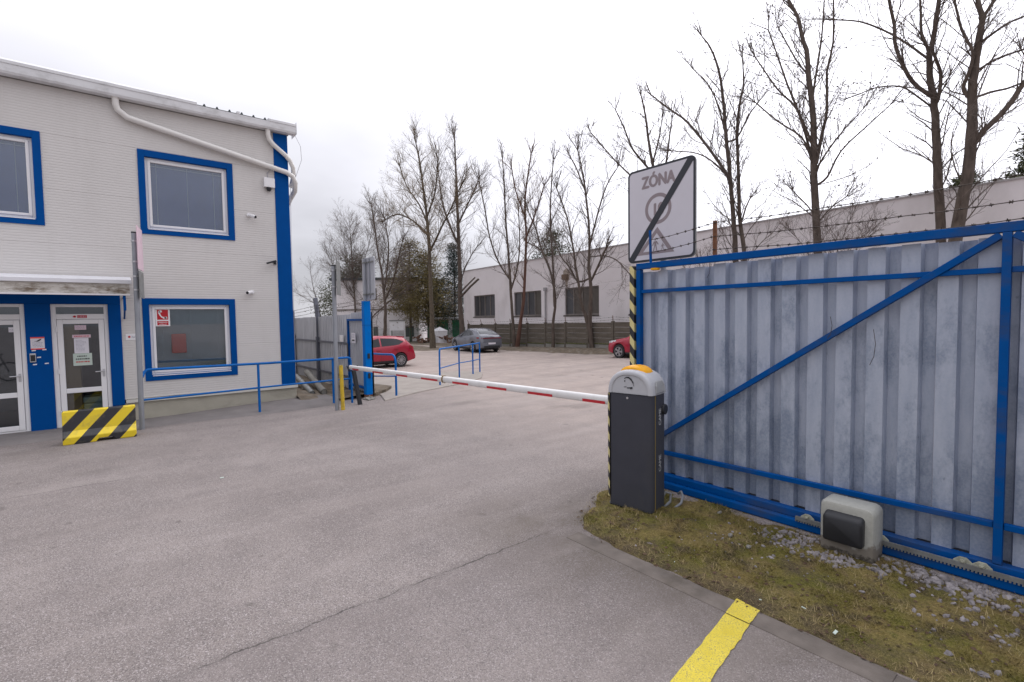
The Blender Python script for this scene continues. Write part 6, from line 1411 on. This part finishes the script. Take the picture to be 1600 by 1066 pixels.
    if lf:
        mb = MB()
        for p in lf:
            a, b = Vector((rr.gauss(0, 1), rr.gauss(0, 1), rr.gauss(0, 1))).normalized() * .045, Vector((rr.gauss(0, 1), rr.gauss(0, 1), rr.gauss(0, 1))).normalized() * .035
            p = p + Vector((0, 0, -.03)); mb.face([p - a, p + b, p + a, p - b])
        mb.build('dry_leaves', M['deadleaf'], t, kind='stuff')
T = TREES
bare_tree('bare_tree', 'bare leafless tree with thick forked trunk and long bare limb, rightmost behind the gate', T['R1'], 1, ws=.78, tw=.0032, dens=.95, blen=1.05, upz=.04)
bare_tree('bare_tree', 'bare leafless tree with curving limbs reaching left, just left of the thickest trunk', T['R2'], 2, ws=.80, tw=.0032, dens=.95, blen=1.05, upz=.02)
bare_tree('bare_tree', 'tall straight leafless tree with fan of rising limbs and a few dry leaves, mid-gate', T['R3'], 3, ws=.76, tw=.0030, dens=1.0, leaves=.14, upz=.10)
bare_tree('bare_tree', 'leafless tree with twin trunks behind the gate right of the zone sign', T['R4'], 4, tw=.0028, dens=.95, upz=.12)
bare_tree('bare_tree', 'leafless tree whose crown rises from behind the zone sign', T['R6'], 6, dens=.9, upz=.08)
bare_tree('bare_tree', 'leafless tree forked low into two stems in front of the largest hall window', T['A'], 7, bark='bark', dens=.9, blen=1.15, upz=.10)
bare_tree('bare_tree', 'slender leafless tree with bent trunk between two hall windows', T['B'], 8, dens=1.0, upz=.10)
bare_tree('bare_tree', 'grey leafless tree with upright fork right beside the reddish trunk', T['Cc'], 9, dens=1.0, upz=.12)
bare_tree('bare_tree', 'leafless tree with reddish trunk before the second hall window', T['D'], 10, bark='barkred', twig='twigwarm', dens=1.0, upz=.10)
bare_tree('bare_tree', 'tall dark leafless tree with sawn side limbs at the hall corner behind the grey car', T['E'], 12, dens=1.0, blen=1.2, upz=.12, start=.36, bare=(1, 2))
bare_tree('bare_tree', 'tall leafless tree with ochre lichened trunk between the hall and the conifers', T['F'], 13, bark='barkmoss', twig='twigwarm', dens=1.1, blen=1.3, upz=.06)
bare_tree('bare_tree', 'leafless tree with a forked dark trunk before the white house', T['H'], 14, dens=1.1, blen=1.2, upz=.08)
gs = [[(-48.6, 19.0, -.4, .16), (-48.8, 19.2, 3, .13), (-49.2, 19.2, 7, .09), (-49.6, 19.2, 11.3, .03)], [(-48.9, 19.2, 4, .07), (-50.2, 18.2, 6.5, .05), (-51.5, 17.6, 8.6, .02)], [(-49, 19.2, 5.5, .07), (-48.2, 20.4, 9, .04), (-47.9, 21, 12.3, .02)], [(-49.2, 19.2, 7, .05), (-50.6, 19, 9, .03), (-51.2, 19.2, 10.8, .015)]]
bare_tree('bare_tree', 'spreading leafless tree farthest left, above the back of the grey road sign', gs, 15, dens=1.5, blen=1.35, upz=.04, start=.3)
gs = [[(-54, 17.6, -.4, .10), (-54.2, 17.4, 3, .08), (-54.6, 17.0, 5.2, .05), (-55, 16.8, 7.4, .02)], [(-54.3, 17.3, 3.6, .05), (-56, 15.9, 4.8, .03), (-57.4, 15, 5.6, .015)]]
bare_tree('bare_tree', 'small drooping leafless tree left of the galvanised pole beyond the grey fence', gs, 16, dens=1.1, blen=1.0, upz=-.01)
sg = [[(-11.9, 21.0, 0, .04), (-11.95, 21.0, 2.2, .035), (-12.1, 21.0, 3.6, .025), (-12.3, 21, 4.6, .012)], [(-11.95, 21, 2.6, .03), (-11.5, 20.8, 3.8, .02), (-11.2, 20.8, 5.6, .01)], [(-11.95, 21, 2.4, .03), (-12.6, 21, 3.4, .02), (-13, 21, 4.2, .01)]]
bare_tree('bare_shrub', 'thin leafless shrub by the rusty wire rod right of the zone sign', sg, 17, dens=1.3, blen=.7, upz=.05)
sg = [[(-7.0, 20.6, 0, .05), (-7.0, 20.6, 2.8, .03), (-6.6, 20.6, 4.2, .02), (-6.2, 20.6, 5.3, .01)], [(-7, 20.6, 2.6, .03), (-7.5, 20.5, 4.2, .02), (-8, 20.5, 5.0, .01)], [(-7, 20.6, 2.6, .03), (-6.2, 20.5, 3.9, .02), (-5.6, 20.5, 4.7, .01)]]
bare_tree('bare_shrub', 'twiggy shrub around the foot of the tall straight tree, above the gate', sg, 18, dens=1.5, blen=.8, upz=.05)

def needle_mass(mb, c, s, n, rr, sz, flat=.7):
    """spray of short needle-shoots around a centre"""
    for i in range(n):
        o = Vector((rr.gauss(0, s), rr.gauss(0, s), rr.gauss(0, s * flat)))
        a = (o.normalized() * .8 + Vector((rr.gauss(0, .5), rr.gauss(0, .5), rr.gauss(0, .35) + .15))).normalized() * sz * rr.uniform(.7, 1.4)
        w = a.cross(Vector((rr.gauss(0, 1), rr.gauss(0, 1), rr.gauss(0, 1)))).normalized() * sz * .22
        p = c + o; mb.face([p - w, p + a * .5 + w * .2, p + a, p + a * .45 - w * 1.1])
def conifer(name, label, base, H, Rm, seed, m, shape, n=60, sz=.22, trunk_r=.16, droop=-.1, z0=.12, dens=46, group=None):
    rr = random.Random(seed); b = Vector(base); t = thing(name, label, 'tree', b, group)
    mb = MB(); mb.tube([b + Vector((0, 0, -.3)), b + Vector((.05, .05, H * .5)), b + Vector((0, .1, H * .97))], [trunk_r, trunk_r * .6, .02], 8); mb.build('trunk', M['bark'], t, smooth=True)
    fo = MB(); bo = MB()
    for i in range(n):
        f = z0 + (1 - z0) * (i + rr.random()) / n; z = H * f; a = i * 2.4 + rr.uniform(-.5, .5)
        L = Rm * shape(f) * rr.uniform(.65, 1.12)
        d = Vector((math.cos(a), math.sin(a), 0)); st_ = b + Vector((0, 0, z)); en = st_ + d * L + Vector((0, 0, L * droop + rr.uniform(-.1, .25)))
        bo.tube([st_, st_.lerp(en, .5) + Vector((0, 0, .1 * L)), en], [.035, .022, .008], 4, caps=False)
        k = max(2, int(L / .42))
        for j in range(k):
            s = (j + 1) / k; c = st_.lerp(en, s) + Vector((rr.gauss(0, .12), rr.gauss(0, .12), .1 * L * 4 * s * (1 - s) + rr.gauss(0, .08)))
            if rr.random() < .88: needle_mass(fo, c, .22 + .10 * L * (1 - .4 * s), dens, rr, sz, .55)
    bo.build('branches', M['bark'], t, kind='stuff'); fo.build('foliage', m, t, kind='stuff')
pine_shape = lambda f: min(1, (1.06 - f) * 1.7) * (0.55 + .45 * min(1, f * 3)) + .05
cone = lambda f: (1.03 - f) + .03
oval = lambda f: (math.sin(math.pi * min(1, max(.02, f * .9 + .08))) ** .6)
G_ = 'conifers at the far end of the street'
conifer('pine_tree', 'dark green pine above the grey fence behind the galvanised pole', (-53.6, 21.2, -.4), 9.3, 4.2, 21, M['pine'], pine_shape, 64, .26, group=G_, dens=56)
conifer('conifer_tree', 'olive brown conifer with pointed top right behind the red hatchback', (-43.6, 22.6, -.5), 10.2, 2.5, 22, M['thuja'], oval, 84, .22, z0=.28, group=G_, dens=36)
conifer('conifer_tree', 'broad brown conifer in the middle of the conifer group', (-42.6, 24.0, -.5), 8.8, 2.6, 23, M['thuja'], oval, 84, .22, z0=.22, group=G_, dens=38)
conifer('conifer_tree', 'greener brown conifer between the brown ones and the blue-grey spruce', (-43.0, 25.2, -.5), 6.4, 1.7, 27, M['pine'], oval, 70, .2, z0=.2, group=G_, dens=46)
conifer('spruce_tree', 'blue-grey spruce next to the corner of the white hall', (-41.6, 26.4, -.4), 9.6, 2.2, 24, M['spruce'], cone, 90, .22, droop=-.28, z0=.12, group=G_, dens=46)
conifer('pine_tree', 'dark pine top showing over the roof of the white hall', (-36.2, 35.0, 0), 10.6, 3.9, 25, M['pine'], pine_shape, 34, .30, z0=.55, dens=34)
conifer('pine_tree', 'large green pine behind the hall roof at the right edge', (-4.4, 62.0, 0), 18.0, 3.6, 26, M['pine'], pine_shape, 70, .42, z0=.45, trunk_r=.3, dens=70)
conifer('pine_tree', 'lower green pine behind the hall roof beside the thick trunk', (-9.2, 60.0, 0), 14.0, 3.0, 29, M['pine'], pine_shape, 60, .4, z0=.45, trunk_r=.25, dens=60)

# ---------------------------------------------------------------- parked cars
def lerpl(tab, x):
    if x <= tab[0][0]: return tab[0][1]
    for (a, b), (c, d) in zip(tab, tab[1:]):
        if x <= c: return b + (d - b) * (x - a) / (c - a)
    return tab[-1][1]
def build_car(label, paint, L, W, wr, xf, xr, top, belt, win, roofglass, loc, ang, spec):
    t = thing('parked_car', label, 'car', (0, 0, 0), 'cars parked along the street')
    hw = W / 2
    plan = [(0, .70), (.12, .86), (.45, .96), (1.1, 1.0), (L - 1.2, 1.0), (L - .45, .95), (L - .12, .86), (L, .76)]
    def half(x): return hw * lerpl(plan, x)
    def zb_(x):
        z = .22 + .10 * max(0, 1 - x / .5) + .12 * max(0, 1 - (L - x) / .5)
        for c in (xf, xr):
            d = abs(x - c); ra = wr * 1.14
            if d < ra: z = max(z, wr + math.sqrt(ra * ra - d * d) * .98)
        return z
    def sec(x):
        zt = lerpl(top, x); zbl = min(lerpl(belt, x), zt - .03); zb = min(zb_(x), zbl - .08); w = half(x)
        k = min(1, max(0, (zt - zbl - .05) / .38)); wt = w * (.93 - .21 * k); ze = zt - .05 - .02 * k
        zm = zb + (zbl - zb) * .55
        return [(0, zb), (w * .86, zb), (w * .965, zb + .02), (w * 1.0, zm), (w * .985, zbl - .06), (w * .955, zbl), (wt, ze), (wt * .80, zt - .008), (0, zt)]
    xs = sorted(set([0, .03, .08, .15] + [round(v, 3) for v in frange(.22, L - .2, .055)] + [L - .15, L - .08, L - .03, L]))
    mb = MB(); rings = []
    for x in xs:
        s = sec(x); rings.append([(x, y, z) for y, z in s] + [(x, -y, z) for y, z in reversed(s[1:-1])])
    mb.loft(rings); mb.build('body', paint, t, smooth=True)
    def side(x, f, sg, off=.006):
        s = sec(x); (y0, z0), (y1, z1) = s[5], s[6]; return (x, sg * (y0 + (y1 - y0) * f + off), z0 + (z1 - z0) * f)
    def low(x, z, sg, off=.006):
        s = sec(x); ch = s[1:7]
        for (y0, z0), (y1, z1) in zip(ch, ch[1:]):
            if z0 <= z <= z1 and z1 > z0: return (x, sg * (y0 + (y1 - y0) * (z - z0) / (z1 - z0) + off), z)
        return (x, sg * (ch[-1][0] + off if z > ch[-1][1] else ch[0][0] + off), z)
    for sg in (1, -1):
        for pane in win:     # (x, lo, hi) columns
            mb = MB(); P = []
            for (xa, la, ha), (xb, lb, hb) in zip(pane, pane[1:]):
                n = 5
                for i in range(n):
                    u, v = i / n, (i + 1) / n; x0, x1 = xa + (xb - xa) * u, xa + (xb - xa) * v
                    mb.face([side(x0, la + (lb - la) * u, sg), side(x1, la + (lb - la) * v, sg), side(x1, ha + (hb - ha) * v, sg), side(x0, ha + (hb - ha) * u, sg)])
            mb.build('side_window', M['carglass'], t)
    for nm, xa, xb in roofglass:
        mb = MB(); n = 7; cols = []
        for i in range(n + 1):
            x = xa + (xb - xa) * i / n; s = sec(x); wt = s[6][0]; zt = s[8][1]
            cols.append([(x, y * wt, z + .008) for y, z in ((-.86, s[6][1] + .032), (-.6, zt - .004), (0, zt), (.6, zt - .004), (.86, s[6][1] + .032))])
        for a, b in zip(cols, cols[1:]):
            for k in range(4): mb.face([a[k], a[k + 1], b[k + 1], b[k]])
        mb.build(nm, M['carglass'], t)
    for x in (xf, xr):
        for sg in (1, -1):
            yo = sg * (hw - .02)
            mb = MB(); prof = [(wr * .60, -.10), (wr * .66, .0), (wr * .92, .015), (wr, -.02), (wr, -.17), (wr * .9, -.2)]
            mb.lathe(prof, lambda a, b, h: (x + a, yo + sg * h, wr + b), 28); w_ = mb.build('wheel', M['rubber'], t, smooth=True)
            mb = MB()
            for k in range(spec['spokes']):
                a = 2 * math.pi * k / spec['spokes']; c, s = math.cos(a), math.sin(a); wd = spec['spw']
                def rp(r_, o): return (x + c * r_ - s * o, yo + sg * .006, wr + s * r_ + c * o)
                mb.face([rp(wr * .1, -wd * .6), rp(wr * .62, -wd), rp(wr * .62, wd), rp(wr * .1, wd * .6)])
            for k in range(24):
                a, b = 2 * math.pi * k / 24, 2 * math.pi * (k + 1) / 24
                mb.face([(x + r_ * math.cos(q), yo + sg * .005, wr + r_ * math.sin(q)) for r_, q in ((wr * .59, a), (wr * .67, a), (wr * .67, b), (wr * .59, b))])
            mb.face([(x + wr * .14 * math.cos(2 * math.pi * k / 12), yo + sg * .008, wr + wr * .14 * math.sin(2 * math.pi * k / 12)) for k in range(12)])
            mb.build('rim', M['rim'], w_)
    for sg in (1, -1):
        mb = MB(); mx = spec['mirror']; p = Vector(side(mx, .12, sg, .0)); mb.loft([[p + Vector((dx_, sg * (.04 + .14 * f), .03 + dz)) for dx_, dz in ((-.07, -.05), (.07, -.06), (.07, .06), (-.05, .05))] for f in (0, 1)]); mb.build('mirror', paint, t, bevel=.02)
        for hx_ in spec['handles']:
            mb = MB(); p = Vector(low(hx_, lerpl(belt, hx_) - .13, sg)); mb.box(p.x - .10, p.x + .10, min(p.y, p.y + sg * .025), max(p.y, p.y + sg * .025), p.z - .015, p.z + .015); mb.build('door_handle', paint, t, bevel=.006)
        mb = MB()
        for sx in spec['seams']:
            zt_ = lerpl(belt, sx) - .02; zs = frange(.30, zt_, .1); 
            for za, zc in zip(zs, zs[1:]): a, b = Vector(low(sx, za, sg, .003)), Vector(low(sx, zc, sg, .003)); mb.face([a + Vector((-.006, 0, 0)), a + Vector((.006, 0, 0)), b + Vector((.006, 0, 0)), b + Vector((-.006, 0, 0))])
        mb.build('door_seam', M['rubber'], t)
        for nm, m_, cols in (('headlight', 'headlight', spec['head']), ('tail_light', 'taillight', spec['tail'])):
            mb = MB()
            for (xa, z0a, z1a), (xb, z0b, z1b) in zip(cols, cols[1:]):
                mb.face([low(xa, z0a, sg, .012), low(xb, z0b, sg, .012), low(xb, z1b, sg, .012), low(xa, z1a, sg, .012)])
            xe = cols[0][0] if nm == 'headlight' else cols[-1][0]; c_ = cols[0] if nm == 'headlight' else cols[-1]
            dxe = -.012 if nm == 'headlight' else .012; yi = half(xe) * .45 * sg
            p0, p1 = low(xe, c_[1], sg, .012), low(xe, c_[2], sg, .012)
            mb.face([p0, p1, (xe + dxe * 2, yi, c_[2] - .01), (xe + dxe * 2, yi, c_[1] + .03)]); mb.build(nm, M[m_], t)
    for sg in (1, -1):
      mb = MB()
      for k in range(len(xs) - 1):
          x0, x1 = xs[k], xs[k + 1]
          if xf < x0 < xr and .25 < x0 < L - .3 and abs(x0 - xf) > wr * 1.1 and abs(x0 - xr) > wr * 1.1 and abs(x1 - xf) > wr * 1.1 and abs(x1 - xr) > wr * 1.1:
              mb.face([low(x0, .24, sg, .008), low(x1, .24, sg, .008), low(x1, .33, sg, .008), low(x0, .33, sg, .008)])
      mb.build('sill_trim', M['rubber'], t)
    # bumpers, plate, spoiler
    mb = MB(); mb.box(L - .03, L + .012, -hw * .62, hw * .62, .30, .46); mb.build('rear_bumper', M['rubber'], t, bevel=.02)
    mb = MB(); mb.box(-.012, .03, -hw * .55, hw * .55, .28, .44); mb.build('front_grille', M['rubber'], t, bevel=.02)
    mb = MB(); mb.box(L + .004, L + .02, -.26, .26, spec['plate'], spec['plate'] + .11); mb.build('number_plate', M['paper'], t)
    if spec.get('bar'):
        z = spec['bar']; mb = MB(); mb.box(L - .02, L + .016, -hw * .7, hw * .7, z, z + .05); mb.build('light_bar', M['taillight'], t)
    if spec.get('spoiler'):
        x, z = spec['spoiler']; mb = MB(); mb.loft([[(x - .25, y, z + .03), (x + .12, y, z), (x + .12, y, z - .03), (x - .25, y, z - .03)] for y in (-hw * .62, hw * .62)]); mb.build('spoiler', paint, t, bevel=.01)
    mb = MB(); mb.box(.5, L - .5, -hw * .8, hw * .8, .16, .30); mb.build('underbody', M['rubber'], t)
    t.location = loc; t.rotation_euler = (0, 0, ang)
    return t
# local +X points from the nose to the tail
htop = [(0, .62), (.08, .74), (.5, .86), (1.15, .99), (1.55, 1.20), (2.0, 1.40), (2.5, 1.475), (3.3, 1.45), (3.75, 1.40), (3.95, 1.20), (4.10, 1.02), (4.24, .92), (4.33, .60)]
hbelt = [(0, .6), (1.1, .88), (2, .93), (3.2, 1.0), (3.7, 1.06), (4.1, .98), (4.33, .55)]
sp = dict(spokes=12, spw=.022, mirror=1.62, handles=(2.35, 3.25), seams=(1.5, 2.5, 3.30), head=[(.10, .58, .70), (.3, .62, .74), (.6, .68, .76)], tail=[(3.92, .84, 1.0), (4.08, .82, .98), (4.22, .80, .92)], plate=.72, spoiler=(3.70, 1.42))
c = build_car('red hatchback with dark side windows, half hidden by the blue post', M['carred'], 4.33, 1.76, .325, .88, 3.48, htop, hbelt,
    [[(1.62, .10, .35), (1.95, .08, .84), (2.47, .08, .93)], [(2.54, .08, .93), (3.15, .08, .90), (3.42, .10, .80), (3.66, .40, .52)]], [('windscreen', 1.22, 1.98), ('rear_window', 3.78, 4.02)], (-21.35 - .86, 10.55 - 3.48, gz(-22, 9)), R(90), sp)
stop = [(0, .70), (.1, .86), (.6, .98), (1.3, 1.08), (1.7, 1.30), (2.2, 1.52), (2.7, 1.58), (3.3, 1.53), (3.8, 1.38), (4.15, 1.20), (4.5, 1.12), (4.62, 1.05), (4.70, .70)]
sbelt = [(0, .66), (1.2, .96), (2.4, 1.02), (3.4, 1.10), (4.0, 1.10), (4.5, 1.04), (4.70, .62)]
sp2 = dict(spokes=5, spw=.06, mirror=1.78, handles=(2.55, 3.45), seams=(1.6, 2.68, 3.5), head=[(.10, .70, .80), (.35, .74, .84), (.7, .82, .88)], tail=[(4.25, .93, 1.02), (4.45, .93, 1.02), (4.6, .92, 1.0)], plate=.55, bar=.93, spoiler=None)
s_ang = R(180 - 8 + 180)
so = build_car('grey coupe-roofed car seen from behind at three quarters, under the hall corner', M['cargrey'], 4.70, 1.88, .35, .92, 3.68, stop, sbelt,
    [[(1.80, .10, .30), (2.1, .08, .82), (2.62, .08, .92)], [(2.70, .08, .92), (3.2, .08, .86), (3.55, .12, .62), (3.7, .3, .4)]], [('windscreen', 1.38, 2.2), ('rear_window', 3.45, 4.12)], (0, 0, 0), s_ang, sp2)
# set so that its left rear wheel stands at the kerb position
rw = Matrix.Rotation(s_ang, 3, 'Z') @ Vector((3.68, -.92, 0)); so.location = Vector((-26.75, 18.3, gz(-26.7, 18.4))) - rw
ctop = [(0, .66), (.08, .80), (.55, .94), (1.2, 1.05), (1.6, 1.26), (2.1, 1.50), (2.6, 1.60), (3.5, 1.57), (4.0, 1.48), (4.25, 1.2), (4.38, 1.0), (4.45, .7)]
cbelt = [(0, .62), (1.15, .94), (2.2, 1.0), (3.4, 1.06), (4.0, 1.08), (4.45, .62)]
sp3 = dict(spokes=5, spw=.055, mirror=1.65, handles=(2.4, 3.3), seams=(1.5, 2.55, 3.35), head=[(.06, .72, .82), (.28, .76, .86), (.62, .84, .90)], tail=[(4.0, .9, 1.05), (4.2, .9, 1.05), (4.36, .88, 1.0)], plate=.7)
co = build_car('red crossover car whose front shows left of the striped gate edge', M['carred'], 4.45, 1.85, .345, .86, 3.5, ctop, cbelt,
    [[(1.68, .10, .30), (2.0, .08, .84), (2.5, .08, .93)], [(2.57, .08, .93), (3.3, .08, .90), (3.75, .12, .7)]], [('windscreen', 1.28, 2.08), ('rear_window', 4.02, 4.24)], (-15.65 - .86, 20.05 + .9 - .6, gz(-16, 19.8)), R(0), sp3)
